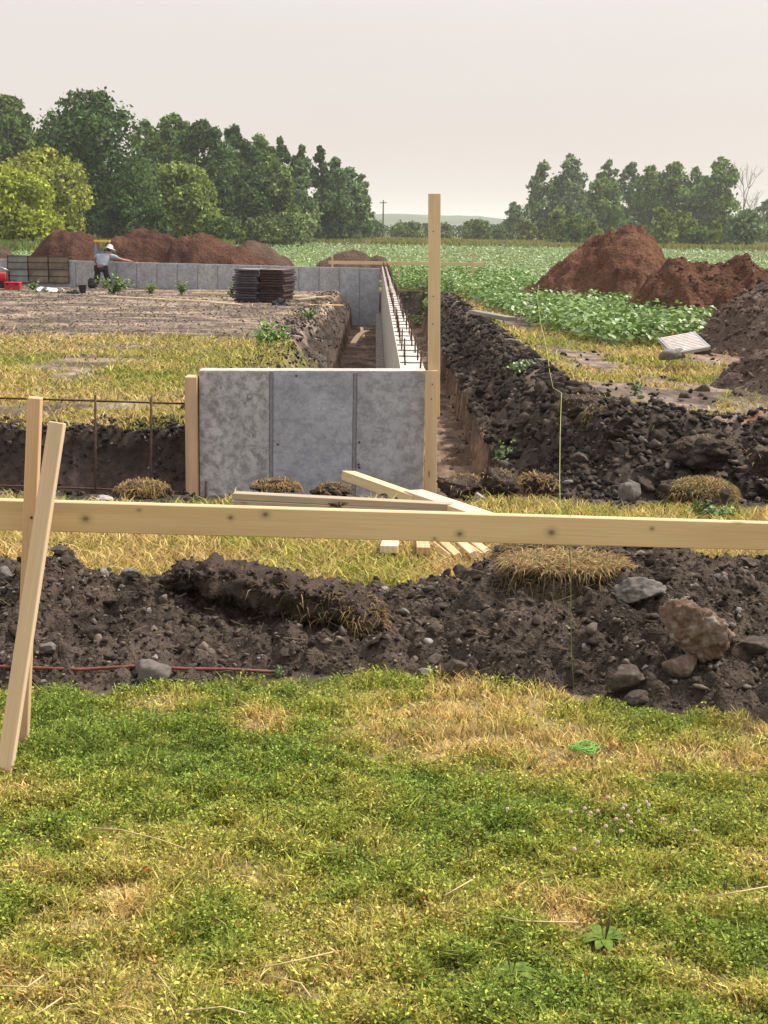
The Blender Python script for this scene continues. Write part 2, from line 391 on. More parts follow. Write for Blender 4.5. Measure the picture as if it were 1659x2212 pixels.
def dryness(X, Y):
    """0 lush green .. 1 straw"""
    px, py = topx(X, Y, 0*X); n = fbm(X*1.8, Y*1.8, 71, 4); n2 = fbm(X*6, Y*6, 72, 3)
    d = 0.37+0.9*(n-0.5)+1.0*(n2-0.5)+0.35*ss(0.62,0.74,fbm(X*3.1+5,Y*3.1,73,3))
    d = d-0.38*np.exp(-((px-380)/330)**2-((py-1610)/120)**2)
    d = d+0.62*np.exp(-((px-1120)/230)**2-((py-1620)/75)**2)+0.2*np.exp(-((px-900)/420)**2-((py-1540)/50)**2)
    d = np.where(Y > 5.8, 0.66+1.0*(n-0.5)+0.6*(n2-0.5), d)
    d = np.where(Y > 12, 0.55+1.3*(fbm(X*0.5, Y*1.1, 75, 4)-0.5)+0.5*(n2-0.5), d)
    return np.clip(d, 0, 1)
dm = dirtmask(gx, gy); dr = dryness(gx, gy)
n1 = fbm(gx*2.2, gy*2.2, 81, 3)*0.6+0.4*fbm(gx*0.6, gy*0.9, 83, 2); n2 = fbm(gx*0.8, gy*0.8, 82, 4)
cg = blend(np.broadcast_to(lc(0.075,0.085,0.022), gx.shape+(3,)), lc(0.26,0.20,0.085), dr)
cg = blend(cg, lc(0.05,0.04,0.025), (0.5*ss(0.4, 0.7, n1))*(gy < 9))
cd = blend(np.broadcast_to(lc(0.030,0.023,0.018), gx.shape+(3,)), lc(0.072,0.055,0.044), ss(0.3, 0.7, n1))
dryd = (gt > -0.08)*(gy > 11.8)
cd = blend(cd, blend(np.broadcast_to(lc(0.085,0.062,0.050), gx.shape+(3,)), lc(0.20,0.155,0.122), ss(0.38, 0.66, n1)), 0.95*dryd*ss(0.1,0.3,np.abs(gx-0.2)-0.9))
straw = ss(0.60, 0.72, fbm(gx*1.2, gy*1.8, 84, 2))*dryd*(gx < -0.8)
cd = blend(cd, lc(0.36,0.28,0.19), straw*0.55)
redd = ss(0.52, 0.62, fbm(gx*0.6+4, gy*1.8, 85, 3))*dryd*(gx > 3.0)
cd = blend(cd, lc(0.20,0.10,0.055), redd*0.7)
# trench walls: dark topsoil over brown clay
clay = np.where(gy < 11.4, ss(-0.32, -0.5, gt+0.12*(n2-0.5)), ss(-0.52, -0.66, gt+0.06*(n2-0.5)))
cd = blend(cd, blend(np.broadcast_to(lc(0.10,0.062,0.042), gx.shape+(3,)), lc(0.23,0.16,0.115), ss(0.35, 0.75, fbm(gx*3, gy*2, 86, 2))), clay*0.85)
front = clay*(gy < 11.5)*(gx < 1.0)
cd = blend(cd, blend(np.broadcast_to(lc(0.085,0.062,0.055), gx.shape+(3,)), lc(0.16,0.12,0.105), ss(0.35, 0.75, fbm(gx*3, gz*16, 87, 3))), front)
cc = blend(cg, cd, dm)
pxg, pyg = topx(gx, gy, gz)
field = ss(47.5, 50, gy)*(1-ss(195, 215, gy)) if True else 0
field = np.maximum(field, inpoly(pxg, pyg, cropP)*1.0)
cc = blend(cc, lc(0.10,0.12,0.05), field)
cc = blend(cc, lc(0.20,0.21,0.06), ss(195, 215, gy)); cc = blend(cc, lc(0.13,0.15,0.05), ss(500, 900, gy))
V = np.stack([gx, gy, gz], -1).reshape(-1, 3); nr_, nc_ = gx.shape
I = np.arange(nr_*nc_).reshape(nr_, nc_)
Q = np.stack([I[:-1,:-1], I[:-1,1:], I[1:,1:], I[1:,:-1]], -1).reshape(-1, 4)
M['ground'] = groundmat()
tag(link('ground', mesh_np('ground', V, Q, cc.reshape(-1, 3), True), M['ground']), kind='structure')
def tz(X, Y):
    return terrain(np.asarray(X, float), np.asarray(Y, float))[0]

# heightfield things (soil heaps) -------------------------------------------------
def heap(name, label, cat, xs, ys, hf, mat, group=None, col=None, kind=None, skirt=0.04):
    X, Y = np.meshgrid(xs, ys); h = hf(X, Y); Z = tz(X, Y)+h-skirt
    I = np.arange(X.size).reshape(X.shape); Q = np.stack([I[:-1,:-1], I[:-1,1:], I[1:,1:], I[1:,:-1]], -1).reshape(-1, 4)
    keep = (h.ravel()[Q] > skirt*0.3).any(1); Q = Q[keep]
    used = np.unique(Q); mp = np.full(X.size, -1); mp[used] = np.arange(len(used))
    V = np.stack([X.ravel(), Y.ravel(), Z.ravel()], -1)[used]; c = V.mean(0); c[2] = V[:,2].min()
    o = link(name, mesh_np(name, V-c, mp[Q], None if col is None else col(V[:,0], V[:,1]), True), mat); o.location = c
    return tag(o, label, cat, group, kind)

# foreground berm
cx_ = [P(x,1200,5.9).x for x in (-250,0,70,130,200,270,380,450,560,700,850,900,960,1030,1100,1220,1300,1500,1600,1659,1900)]
cy_ = [1215,1195,1215,1180,1215,1245,1243,1255,1268,1262,1274,1268,1258,1222,1205,1200,1194,1196,1236,1232,1240]
YC = lambda X: np.interp(X, [-1.7,-0.9,0,0.7,1.3,2.4], [5.75,5.75,5.75,5.8,6.0,6.0])
cz_ = [float(P(829,y,5.85).z+ (x)*(-0.0175)*0) for x, y in zip(cx_, cy_)]
cz_ = [float(P(px,y,5.85).z) for px, y in zip((-250,0,70,130,200,270,380,450,560,700,850,900,960,1030,1100,1220,1300,1500,1600,1659,1900), cy_)]
def berm_h(X, Y):
    yc = YC(X); cz = np.interp(X, cx_, cz_)-0.015
    b0 = np.interp(X, [-1.6,-0.9,-0.3,0.2,0.7,1.0,1.5,2.5], [4.78,4.80,4.98,5.0,4.84,4.64,4.52,4.48])
    b1 = yc+0.45+0.75*cz+np.where(X > 0.6, 0.25, 0)
    wob = (fbm(X*2.5, Y*2.5, 101, 3)-0.5)*0.25
    Yw = Y+wob*0.6
    t = np.where(Yw < yc, (Yw-b0)/(yc-b0), 1-(Yw-yc)/(b1-yc)); t = np.clip(t, 0, 1)
    prof = t**0.9*(2-t**0.9) if False else np.sin(t*math.pi/2)**0.85
    h = np.maximum(cz, 0.05)*prof
    h = h+0.07*(fbm(X*1.7+3, Y*2.2, 102, 3)-0.5)*ss(0.0, 0.35, t)*(1-ss(0.75,1,t)*0.7)
    lum = 0.080*(clods(X, Y, 6, 103)-0.3)+0.042*(clods(X, Y, 15, 104)-0.3)+0.026*(clods(X, Y, 34, 105)-0.3)+0.05*(fbm(X*9, Y*9, 106, 5)-0.5)
    return np.where(t > 0, h+lum*ss(0, 0.12, t)+0.012, -0.1)
heap('soil_bank', 'long low bank of dark stony soil between the front lawn and the batter board', 'soil bank', np.arange(-2.3, 2.5, 0.0105), np.arange(4.5, 7.6, 0.0105), berm_h, M['dark_soil'], skirt=0.03)
def berm_z(X, Y):
    return tz(X, Y)+np.maximum(berm_h(X, Y), 0)-0.03

# mounds with measured crests ------------------------------------------------------
def mound(name, label, crest, Y, mat, res, slope=0.75, wob=0.5, rough=1.0, group=None, lean=0.0, seed=1, wmin=0.0):
    pts = [P(a, c, Y) for a, c in crest]; xs_ = [p.x for p in pts]; g = float(tz(xs_[len(xs_)//2], Y)); hs = [p.z-g for p in pts]
    hmax = max(hs); W = hmax/slope+0.6+wmin
    def hf(X, Yg):
        H = np.interp(X, xs_, hs, left=0, right=0)
        yc = Y+lean*(X-xs_[0])+wob*(fbm(X*0.8, X*0+seed, seed, 3)-0.5)*2
        w = H/slope+0.05+wmin*ss(0,0.5,H)
        t = np.abs(Yg-yc)/w
        base = H*np.clip(1-t, 0, 1)**0.9
        base = H*(1-np.clip(t, 0, 1))*(1+0.28*np.sin(np.clip(t,0,1)*math.pi))
        rg = rough*(0.16*(ridg(X*1.2, Yg*0.6, seed+1, 5)-0.55)+0.22*(fbm(X*1.5, Yg*1.5, seed+2, 5)-0.5)+0.09*(clods(X, Yg, 2.6, seed+3)-0.3)+0.06*(clods(X, Yg, 6.0, seed+4)-0.3))
        return np.where((t < 1) & (H > 0.0), base+rg*ss(0, 0.2*hmax, base)*min(1.0, hmax), -0.1)
    return heap(name, label, 'soil mound', np.arange(xs_[0]-0.3, xs_[-1]+0.3, res), np.arange(Y-W-0.8, Y+W+0.8, res*1.3), hf, mat, group, skirt=0.05)
FG = 'red soil mounds behind the far foundation wall'
mound('soil_mound', 'rust-brown soil mound behind the rusty forms, leftmost of the red mounds', [(12,592),(58,552),(82,530),(98,516),(112,506),(122,495),(142,493),(158,500),(172,499),(188,508),(207,509),(214,530),(230,592)], 52, M['red_dark'], 0.07, rough=1.7, group=FG, seed=11)
mound('soil_mound', 'tallest rust-brown mound right behind the worker at the far wall', [(212,592),(232,532),(250,516),(268,512),(285,498),(303,493),(318,499),(334,497),(350,506),(368,508),(392,515),(425,522),(470,548),(520,592)], 53, M['red_dark'], 0.07, rough=1.7, group=FG, seed=12)
mound('soil_mound', 'rounded rust-brown mound behind the middle of the far concrete wall', [(340,592),(372,528),(398,514),(414,509),(428,503),(446,505),(462,508),(480,517),(500,521),(520,532),(545,541),(580,560),(620,592)], 51.5, M['red_dark'], 0.07, rough=1.7, group=FG, seed=13)
mound('soil_mound', 'dark brown lumpy mound behind the stacked forms at the far wall', [(505,592),(520,530),(535,518),(550,517),(575,528),(600,545),(630,562),(650,592)], 53.5, M['brown_soil'], 0.09, group=FG, seed=14)
mound('soil_mound', 'small dark mound behind the far batter board', [(665,595),(690,565),(715,552),(740,542),(770,541),(785,540),(800,552),(815,548),(835,556),(850,595)], 50.5, M['brown_soil'], 0.09, group=FG, seed=15)
mound('soil_mound', 'grey-brown mound at the left picture edge behind the rusty forms', [(-160,585),(-90,520),(-20,530),(10,538),(30,552),(48,590)], 50, M['brown_soil'], 0.09, group=FG, seed=16)
mound('soil_mound', 'highest reddish soil mound right of the crop rows, peaked top', [(1120,632),(1165,598),(1210,560),(1250,535),(1270,524),(1300,497),(1330,488),(1360,491),(1390,505),(1425,535),(1440,560),(1470,585),(1530,640)], 38, M['red_soil'], 0.06, slope=0.55, rough=2.2, group='soil mounds on the right of the crop patch', seed=17)
mound('soil_mound', 'long uneven reddish mound in front of the highest mound at right', [(1330,672),(1380,632),(1420,595),(1440,566),(1470,562),(1490,575),(1520,568),(1545,572),(1570,556),(1590,556),(1620,580),(1659,592),(1760,585),(1900,600),(2000,690)], 29.5, M['red_soil'], 0.05, slope=0.40, rough=2.0, group='soil mounds on the right of the crop patch', seed=18, lean=-0.15)
mound('soil_mound', 'grey cloddy soil mound at the right picture edge behind the ribbed panel', [(1490,745),(1530,715),(1570,675),(1610,640),(1659,614),(1720,590),(1850,570),(2000,620),(2100,700)], 21.5, M['grey_soil'], 0.035, slope=0.30, rough=1.6, group='soil mounds on the right of the crop patch', seed=19)
mound('soil_mound', 'low brown rubble heap at the right picture edge in front of the grey cloddy mound', [(1490,865),(1540,822),(1590,790),(1640,757),(1700,730),(1850,705),(2000,865)], 15.8, M['grey_soil'], 0.025, slope=0.3, rough=1.5, group='soil mounds on the right of the crop patch', seed=20)

# ------------------------------------------------------------------ scatter helpers
def ico(sub):
    bm = bmesh.new(); bmesh.ops.create_icosphere(bm, subdivisions=sub, radius=1)
    V = np.array([v.co[:] for v in bm.verts]); Fc = np.array([[v.index for v in f.verts] for f in bm.faces]); bm.free(); return V, Fc
ICO = {s: ico(s) for s in (1, 2, 3, 4, 5)}
def rockverts(sub, seed, ang=0.35, squash=(1,0.85,0.7), cuts=7, det=0.06):
    V, Fc = ICO[sub]; V = V.copy(); r = np.random.default_rng(seed)
    for k in range(cuts):
        n = r.normal(size=3); n /= np.linalg.norm(n); d = 0.5+0.3*r.random()
        s = V@n-d; V = V-np.outer(np.maximum(s, 0)*1.0, n)
    off = r.random(3)*50
    dsp = np.array([mn.fractal(Vector(v*1.6+off), 1.0, 2.0, 4) for v in V])
    dsp2 = np.array([mn.noise(Vector(v*6+off)) for v in V])
    if sub >= 4: dsp2 = dsp2*0.6+0.8*np.array([mn.fractal(Vector(v*11+off), 0.7, 2.0, 5) for v in V])-1.5*np.array([max(0, 0.16-abs(mn.noise(Vector(v*2.7+off))))/0.16 for v in V])*0.6
    L = np.linalg.norm(V, axis=1, keepdims=True)
    V = V*(1+ang*0.4*dsp[:, None])+V/L*det*dsp2[:, None]
    return V*np.array(squash), Fc
PROTO1 = [rockverts(1, 200+i, 0.9, (1, 0.55+0.4*random.random(), 0.4+0.4*random.random()), 9, 0.12) for i in range(8)]
PROTO2 = [rockverts(2, 300+i, 0.9, (1, 0.55+0.4*random.random(), 0.4+0.4*random.random()), 13, 0.12) for i in range(10)]
def rots(n):
    q = RNG.normal(size=(n, 4)); q /= np.linalg.norm(q, axis=1, keepdims=True); w_, x, y, z = q.T
    return np.stack([np.stack([1-2*(y*y+z*z), 2*(x*y-z*w_), 2*(x*z+y*w_)], -1), np.stack([2*(x*y+z*w_), 1-2*(x*x+z*z), 2*(y*z-x*w_)], -1), np.stack([2*(x*z-y*w_), 2*(y*z+x*w_), 1-2*(x*x+y*y)], -1)], 1)
def scatter(name, Pn, S, C, protos, mat, kind='stuff'):
    Vs, Fs, Cs = [], [], []; off = 0; R = rots(len(Pn)); pi = RNG.integers(0, len(protos), len(Pn))
    for k, (pv, pf) in enumerate(protos):
        m = pi == k; n = m.sum()
        if not n: continue
        v = np.einsum('nij,vj->nvi', R[m], pv)*S[m][:, None, None]; v[..., 2] *= 0.8; v += Pn[m][:, None, :]
        f = pf[None]+(np.arange(n)*len(pv))[:, None, None]+off
        Vs.append(v.reshape(-1, 3)); Fs.append(f.reshape(-1, 3)); Cs.append(np.repeat(C[m], len(pv), 0)); off += n*len(pv)
    o = link(name, mesh_np(name, np.concatenate(Vs), np.concatenate(Fs), np.concatenate(Cs)), mat)
    return tag(o, kind=kind)
def soilcol(n, lo=(0.024,0.018,0.014), hi=(0.14,0.108,0.086), light=0.06):
    t = RNG.random((n, 1))**1.8; c = np.array(lo)*(1-t)+np.array(hi)*t
    m = RNG.random(n) < light; c[m] = np.array([0.26,0.235,0.21])*(0.6+0.6*RNG.random((m.sum(), 1))); return c

# clods on the berm
n = 36000; X = RNG.uniform(-2.1, 2.2, n); Y = RNG.uniform(4.65, 7.0, n); h = berm_h(X, Y); k = h > 0.015; X, Y = X[k], Y[k]
S = 0.003+0.014*RNG.random(len(X))**4; 
tag(scatter('soil_clods', np.stack([X, Y, berm_z(X, Y)+S*0.3], -1), S, soilcol(len(X), light=0.045), PROTO1, M['stone_col']), 'small dark clods and gravel covering the foreground soil bank', 'clods')
n = 1700; X = RNG.uniform(-2.1, 2.2, n); Y = RNG.uniform(4.75, 6.4, n); k = berm_h(X, Y) > 0.02; X, Y = X[k], Y[k]
S = 0.010+0.024*RNG.random(len(X))**3
tag(scatter('soil_lumps', np.stack([X, Y, berm_z(X, Y)+S*0.25], -1), S, soilcol(len(X), (0.022,0.016,0.013), (0.19,0.152,0.125), light=0.05), PROTO2, M['stone_col']), 'fist-sized lumps of dark earth strewn over the foreground soil bank', 'soil lumps')
PROTO3 = [rockverts(3, 800+i, 0.9, (1, 0.6+0.3*random.random(), 0.45+0.3*random.random()), 8, 0.16) for i in range(9)]
n = 260; X = RNG.uniform(-2.0, 2.1, n); Y = RNG.uniform(4.85, 6.5, n); k = berm_h(X, Y) > 0.05; X, Y = X[k], Y[k]; S = 0.022+0.034*RNG.random(len(X))**2
tag(scatter('broken_clods', np.stack([X, Y, berm_z(X, Y)+S*0.1], -1), S, soilcol(len(X), (0.022,0.016,0.012), (0.11,0.085,0.068), 0), PROTO3, M['stone_col']), 'broken chunks of dark earth on the foreground soil bank', 'soil chunks')
n = 1500; Y = 9.7*np.exp(RNG.random(n)*math.log(40/9.7)); X = XR(Y)+0.05+RNG.random(n)*(0.75+1.9*np.exp(-(Y-9.7)/2.0)); S = (0.035+0.075*RNG.random(n)**2)
k = ~((X < 1.2) & (Y < 10.8)); X, Y, S = X[k], Y[k], S[k]
tag(scatter('broken_clods', np.stack([X, Y, tz(X, Y)+S*0.15], -1), S, soilcol(len(X), (0.020,0.015,0.012), (0.09,0.07,0.057), 0), PROTO3, M['stone_col']), 'large broken chunks of dark earth along the right trench bank', 'soil chunks')
# clods along trench banks
def bank_clods(n, xr, yr, smin, smax, name, label, lo=(0.022,0.017,0.014), hi=(0.115,0.09,0.074), cond=None, light=0.02):
    X = RNG.uniform(*xr, n); Y = yr[0]*np.exp(RNG.random(n)*math.log(yr[1]/yr[0]))
    if cond is not None: k = cond(X, Y); X, Y = X[k], Y[k]
    S = smin+(smax-smin)*RNG.random(len(X))**2.5
    return tag(scatter(name, np.stack([X, Y, tz(X, Y)+S*0.3], -1), S, soilcol(len(X), lo, hi, light), PROTO1, M['stone_col']), label, 'clods')
bank_clods(13000, (1.15, 3.4), (9.9, 44), 0.009, 0.05, 'trench_clods', 'dark clods along the right bank of the long trench', cond=lambda X, Y: (X > XR(Y)-0.02) & (X < XR(Y)+0.75+1.3*np.exp(-(Y-10)/1.8)+0.3*RNG.random(len(X))))
bank_clods(5000, (-2.0, -0.6), (11.3, 44), 0.012, 0.06, 'trench_clods', 'dark clods along the left bank of the long trench', cond=lambda X, Y: (X < -0.68) & (X > -1.35-0.5*RNG.random(len(X))))
bank_clods(7000, (1.2, 4.2), (9.6, 12.4), 0.010, 0.06, 'trench_clods', 'big dark clods on the slope of the near trench at right')
bank_clods(3500, (-3.6, -0.9), (11.1, 11.9), 0.01, 0.04, 'trench_clods', 'small clods on the lip of the near trench at left')
bank_clods(900, (-3.6, 4.2), (8.25, 9.1), 0.012, 0.05, 'trench_clods', 'clods along the near edge of the near trench')
bank_clods(700, (1.8, 6.0), (12.5, 22), 0.012, 0.06, 'loose_clods', 'loose clods strewn on the worn grass at right', cond=lambda X, Y: RNG.random(len(X)) < dirtmask(X, Y))
bank_clods(500, (0.42, 1.2), (12.5, 44), 0.012, 0.05, 'floor_clods', 'pale crumbs on the floor of the long trench', lo=(0.10,0.075,0.055), hi=(0.3,0.24,0.18))
bank_clods(9000, (-16, -1.2), (17.5, 44.3), 0.008, 0.042, 'plot_clods', 'earth crumbs on the bare soil plot left of the long trench', lo=(0.07,0.052,0.043), hi=(0.26,0.21,0.17), cond=lambda X, Y: (RNG.random(len(X)) < dirtmask(X, Y)) & (X > -0.3*Y))
# clods on the grey mound foot
n = 2600; a = RNG.uniform(0, 1, n); bb = RNG.uniform(0, 1, n)
gm = bpy.data.objects['soil_mound.008'] if 'soil_mound.008' in bpy.data.objects else None
if gm is not None:
    co = np.empty(len(gm.data.vertices)*3, np.float32); gm.data.vertices.foreach_get('co', co); co = co.reshape(-1, 3)+np.array(gm.location)
    s_ = co[RNG.integers(0, len(co), 3800)]; S = 0.02+0.075*RNG.random(len(s_))**3
    tag(scatter('mound_clods', s_+np.array([0,0,0.01]), S, soilcol(len(s_), (0.05,0.034,0.026), (0.17,0.12,0.092), 0.01), PROTO1, M['stone_col']), 'grey clods covering the soil mound at the right picture edge', 'clods')
gm = bpy.data.objects['soil_mound.009']
co = np.empty(len(gm.data.vertices)*3, np.float32); gm.data.vertices.foreach_get('co', co); co = co.reshape(-1, 3)+np.array(gm.location)
s_ = co[RNG.integers(0, len(co), 2600)]; S = 0.012+0.055*RNG.random(len(s_))**3
tag(scatter('mound_clods', s_, S, soilcol(len(s_), (0.05,0.032,0.024), (0.17,0.12,0.092), 0.01), PROTO1, M['stone_col']), 'brown clods covering the low rubble heap at the right picture edge', 'clods')
gm = bpy.data.objects['soil_mound.007']
co = np.empty(len(gm.data.vertices)*3, np.float32); gm.data.vertices.foreach_get('co', co); co = co.reshape(-1, 3)+np.array(gm.location)
s_ = co[RNG.integers(0, len(co), 1800)]; S = 0.02+0.07*RNG.random(len(s_))**3
tag(scatter('mound_clods', s_, S, soilcol(len(s_), (0.07,0.035,0.02), (0.17,0.085,0.05), 0.0), PROTO1, M['stone_col']), 'reddish clods covering the long uneven mound at right', 'clods')

# ------------------------------------------------------------------ grass
def blades(Pn, h, wd, lean, C, mat, name, label, cat, bend=0.5, kind='stuff', parent=None):
    n = len(Pn); az = RNG.uniform(0, 2*math.pi, n); sx = np.cos(az); sy = np.sin(az)
    la = RNG.uniform(0, 2*math.pi, n); lx = np.cos(la)*lean; ly = np.sin(la)*lean
    side = np.stack([sx*wd*0.5, sy*wd*0.5, 0*sx], -1)
    up1 = np.stack([lx*h*0.4, ly*h*0.4, h*0.55], -1); up2 = np.stack([lx*h*(0.8+bend), ly*h*(0.8+bend), h*np.clip(1-0.35*lean*bend, 0.3, 1)], -1)
    V = np.stack([Pn-side, Pn+side, Pn+up1+side*0.85, Pn+up1-side*0.85, Pn+up2], 1).reshape(-1, 3)
    o = np.arange(n)*5
    q = np.stack([o, o+1, o+2, o+3], -1); t = np.stack([o+3, o+2, o+4], -1)
    c = np.repeat(C, 5, 0)
    return tag(link(name, mesh_np(name, V, [q, t], c), mat, parent), label, cat if parent is None else None, kind=kind)
def diamonds(Pn, N, L, W, C, mat, name, label=None, cat=None, kind='stuff', parent=None, fold=0.0):
    n = len(Pn); N = N/np.linalg.norm(N, axis=1, keepdims=True)
    a = RNG.normal(size=(n, 3)); a -= (a*N).sum(1, keepdims=True)*N; a /= np.linalg.norm(a, axis=1, keepdims=True); bb = np.cross(N, a)
    L = np.broadcast_to(L, n)[:, None]; W = np.broadcast_to(W, n)[:, None]
    V = np.stack([Pn-a*L*0.5, Pn+bb*W*0.5+a*L*0.05+N*L*fold, Pn+a*L*0.5, Pn-bb*W*0.5+a*L*0.05+N*L*fold], 1).reshape(-1, 3)
    o = np.arange(n)*4; t = np.concatenate([np.stack([o, o+1, o+2], -1), np.stack([o, o+2, o+3], -1)])
    return tag(link(name, mesh_np(name, V, t, np.repeat(C, 4, 0)), mat, parent), label, cat, kind=kind)
def gsample(n, px0, px1, py0, py1):
    px = RNG.uniform(px0, px1, n); py = RNG.uniform(py0, py1, n)
    dx = fwd.x+rgt.x*(px-829.5)/F+up.x*(1106-py)/F; dy = fwd.y+rgt.y*(px-829.5)/F+up.y*(1106-py)/F; dz = fwd.z+rgt.z*(px-829.5)/F+up.z*(1106-py)/F
    t = -EYE/dz; return dx*t, dy*t
def grasscol(d, n, j=0.35):
    d = d+RNG.normal(0, 0.16, n); g1 = np.array([0.225,0.315,0.055]); g2 = np.array([0.42,0.43,0.075]); g3 = np.array([0.72,0.52,0.22])
    t = np.clip(d*2, 0, 1)[:, None]; u = np.clip(d*2-1, 0, 1)[:, None]
    c = (g1*(1-t)+g2*t)*(1-u)+g3*u; dk = RNG.random(n) < 0.16; c[dk] *= 0.45; hi = RNG.random(n) < 0.06; c[hi] = c[hi]*1.2+0.04
    return c*(1+j*RNG.normal(size=(n, 1))).clip(0.35, 1.9)
# near lawn
n = 190000; X, Y = gsample(n, -260, 1920, 1440, 2330); d = dryness(X, Y); m = dirtmask(X, Y)
thin = fbm(X*9, Y*9, 91, 3); k = (m < 0.35) & (RNG.random(n) < 0.3+1.2*ss(0.22, 0.5, thin)); X, Y, d = X[k], Y[k], d[k]; n = len(X)
Z = tz(X, Y); tall = 0.22+1.7*ss(0.25,0.75,fbm(X*11, Y*11, 92, 3))
h = (0.015+0.020*RNG.random(n)**2)*tall; wd = 0.003+0.0026*RNG.random(n)
blades(np.stack([X, Y, Z], -1), h, wd, 0.3+0.7*RNG.random(n), grasscol(d, n), M['blade'], 'lawn_grass', 'short green and straw coloured grass of the foreground lawn', 'grass')
n = 400000; X, Y = gsample(n, -260, 1920, 1440, 2330); d = dryness(X, Y)-0.05; m = dirtmask(X, Y)
k = (m < 0.3) & (RNG.random(n) < (1.15-1.2*d)) & (RNG.random(n) < 0.2+1.2*ss(0.24, 0.5, fbm(X*9, Y*9, 91, 3))); X, Y, d = X[k], Y[k], d[k]; n = len(X)
tall = 0.18+1.8*ss(0.25,0.75,fbm(X*11, Y*11, 92, 3))
Z = tz(X, Y)+(0.005+0.022*RNG.random(n))*tall
N = RNG.normal(size=(n, 3))*0.95+np.array([0,-0.25,0.8]); C = grasscol(np.clip(d, 0, 0.6)*0.95, n, 0.4)
C[RNG.random(n) < 0.012] = [0.45,0.14,0.03]; C[RNG.random(n) < 0.01] = [0.38,0.34,0.05]
s_ = 0.006+0.007*RNG.random(n)
diamonds(np.stack([X, Y, Z], -1), N, s_, s_*0.6, C, M['blade'], 'lawn_clover', 'small clover and knotweed leaves carpeting the foreground lawn', 'ground cover', fold=0.12)
# dry grass behind the berm
n = 80000; X, Y = gsample(n, -260, 1920, 1075, 1330); d = dryness(X, Y); m = dirtmask(X, Y)
k = (m < 0.5) & (Y > 6.0) & (Y < 8.7) & (berm_h(X, Y) < 0.04); X, Y, d = X[k], Y[k], d[k]; n = len(X)
blades(np.stack([X, Y, tz(X, Y)], -1), 0.03+0.05*RNG.random(n)**1.5, 0.005+0.004*RNG.random(n), 0.4+0.8*RNG.random(n), grasscol(np.clip(d*0.9+0.18, 0, 1), n)*0.88, M['blade'], 'dry_grass', 'yellowed grass between the foreground soil bank and the near trench', 'grass')
# grass beyond the front wall
n = 130000; X, Y = gsample(n, -260, 1920, 600, 945); d = dryness(X, Y); m = dirtmask(X, Y)
k = (Y > 11.4) & (Y < 46) & (RNG.random(n) > m*0.97+0.02) & ((X < -1.1) | (X > XR(Y)+0.7)); X, Y, d = X[k], Y[k], d[k]; n = len(X); sc = Y/14
blades(np.stack([X, Y, tz(X, Y)], -1), (0.03+0.05*RNG.random(n)**1.5)*(0.6+0.4*sc), (0.009+0.007*RNG.random(n))*sc, 0.4+1.0*RNG.random(n), grasscol(np.clip(d*0.85+0.3, 0, 1), n)*0.78, M['blade'], 'site_grass', 'patchy yellow and green grass on the building plot beyond the near wall', 'grass')
# straw litter on the bare plot
n = 26000; X, Y = gsample(n, -260, 760, 612, 800); k = (Y > 18) & (Y < 44.5) & (X < -1.2) & (fbm(X*1.1, Y*1.6, 84, 3) > 0.34+0.26*RNG.random(n)); X, Y = X[k], Y[k]; n = len(X); sc = Y/20
N = RNG.normal(size=(n, 3))*0.25+np.array([0,0,1.0])
diamonds(np.stack([X, Y, tz(X, Y)+0.02], -1), N, 0.045*sc*(0.4+RNG.random(n)), 0.028*sc, np.array([[0.40,0.31,0.23]])*(0.12+1.0*RNG.random((n, 1))**1.5), M['blade'], 'straw_litter', 'pale straw and wood litter strewn over the bare soil plot', 'straw')
# crop leaves
def cropcol(n, pale=0.0):
    t = RNG.random((n, 1)); c = np.array([0.075,0.15,0.028])*(1-t)+np.array([0.24,0.36,0.085])*t
    return c*(1-pale)+np.array([0.30,0.37,0.17])*pale
gxx, gyy = np.meshgrid(np.arange(0.5, 12, 0.30), np.arange(20, 62, 0.34)); gxx = gxx.ravel()+RNG.uniform(-0.12, 0.12, gxx.size); gyy = gyy.ravel()+RNG.uniform(-0.14, 0.14, gyy.size)
px, py = topx(gxx, gyy, gxx*0-0.05); k = inpoly(px, py, cropP); gxx, gyy = gxx[k], gyy[k]; npl = len(gxx); L_ = 34
X = np.repeat(gxx, L_); Y = np.repeat(gyy, L_); n = len(X); th = RNG.uniform(0, 2*math.pi, n); rr = np.sqrt(RNG.random(n))*0.30; hh = (0.42-1.3*rr**2*1.6)*np.repeat(0.75+0.5*RNG.random(npl), L_)
X = X+rr*np.cos(th); Y = Y+rr*np.sin(th); Z = tz(X, Y)+np.clip(hh, 0.03, 1)*(0.45+0.6*RNG.random(n))
N = np.stack([np.cos(th)*rr*1.6, np.sin(th)*rr*1.6, 0.9+0*rr], -1)+RNG.normal(size=(n, 3))*0.33
s_ = 0.075+0.05*RNG.random(n)
diamonds(np.stack([X, Y, Z], -1), N, s_, s_*0.85, cropcol(n), M['crop'], 'crop_plants', 'leafy green crop plants beside the long trench', 'crops', fold=0.1)
n = 130000; Y = 1/RNG.uniform(1/210, 1/47.5, n); u = RNG.uniform(-0.36, 0.36, n); X = u*Y
row = np.abs(((Y*0.95+X*0.05) % 1.0)-0.5)*2
Z = tz(X, Y)+(0.36-0.2*row)*RNG.random(n); N = RNG.normal(size=(n, 3))*0.35+np.array([0,-0.1,0.8]); s_ = (0.06+0.05*RNG.random(n))*(Y/48)**0.72
diamonds(np.stack([X, Y, Z], -1), N, s_, s_*0.85, cropcol(n, 0.35), M['crop'], 'crop_field', 'wide field of low leafy crops reaching to the tall grass', 'crops', fold=0.08)
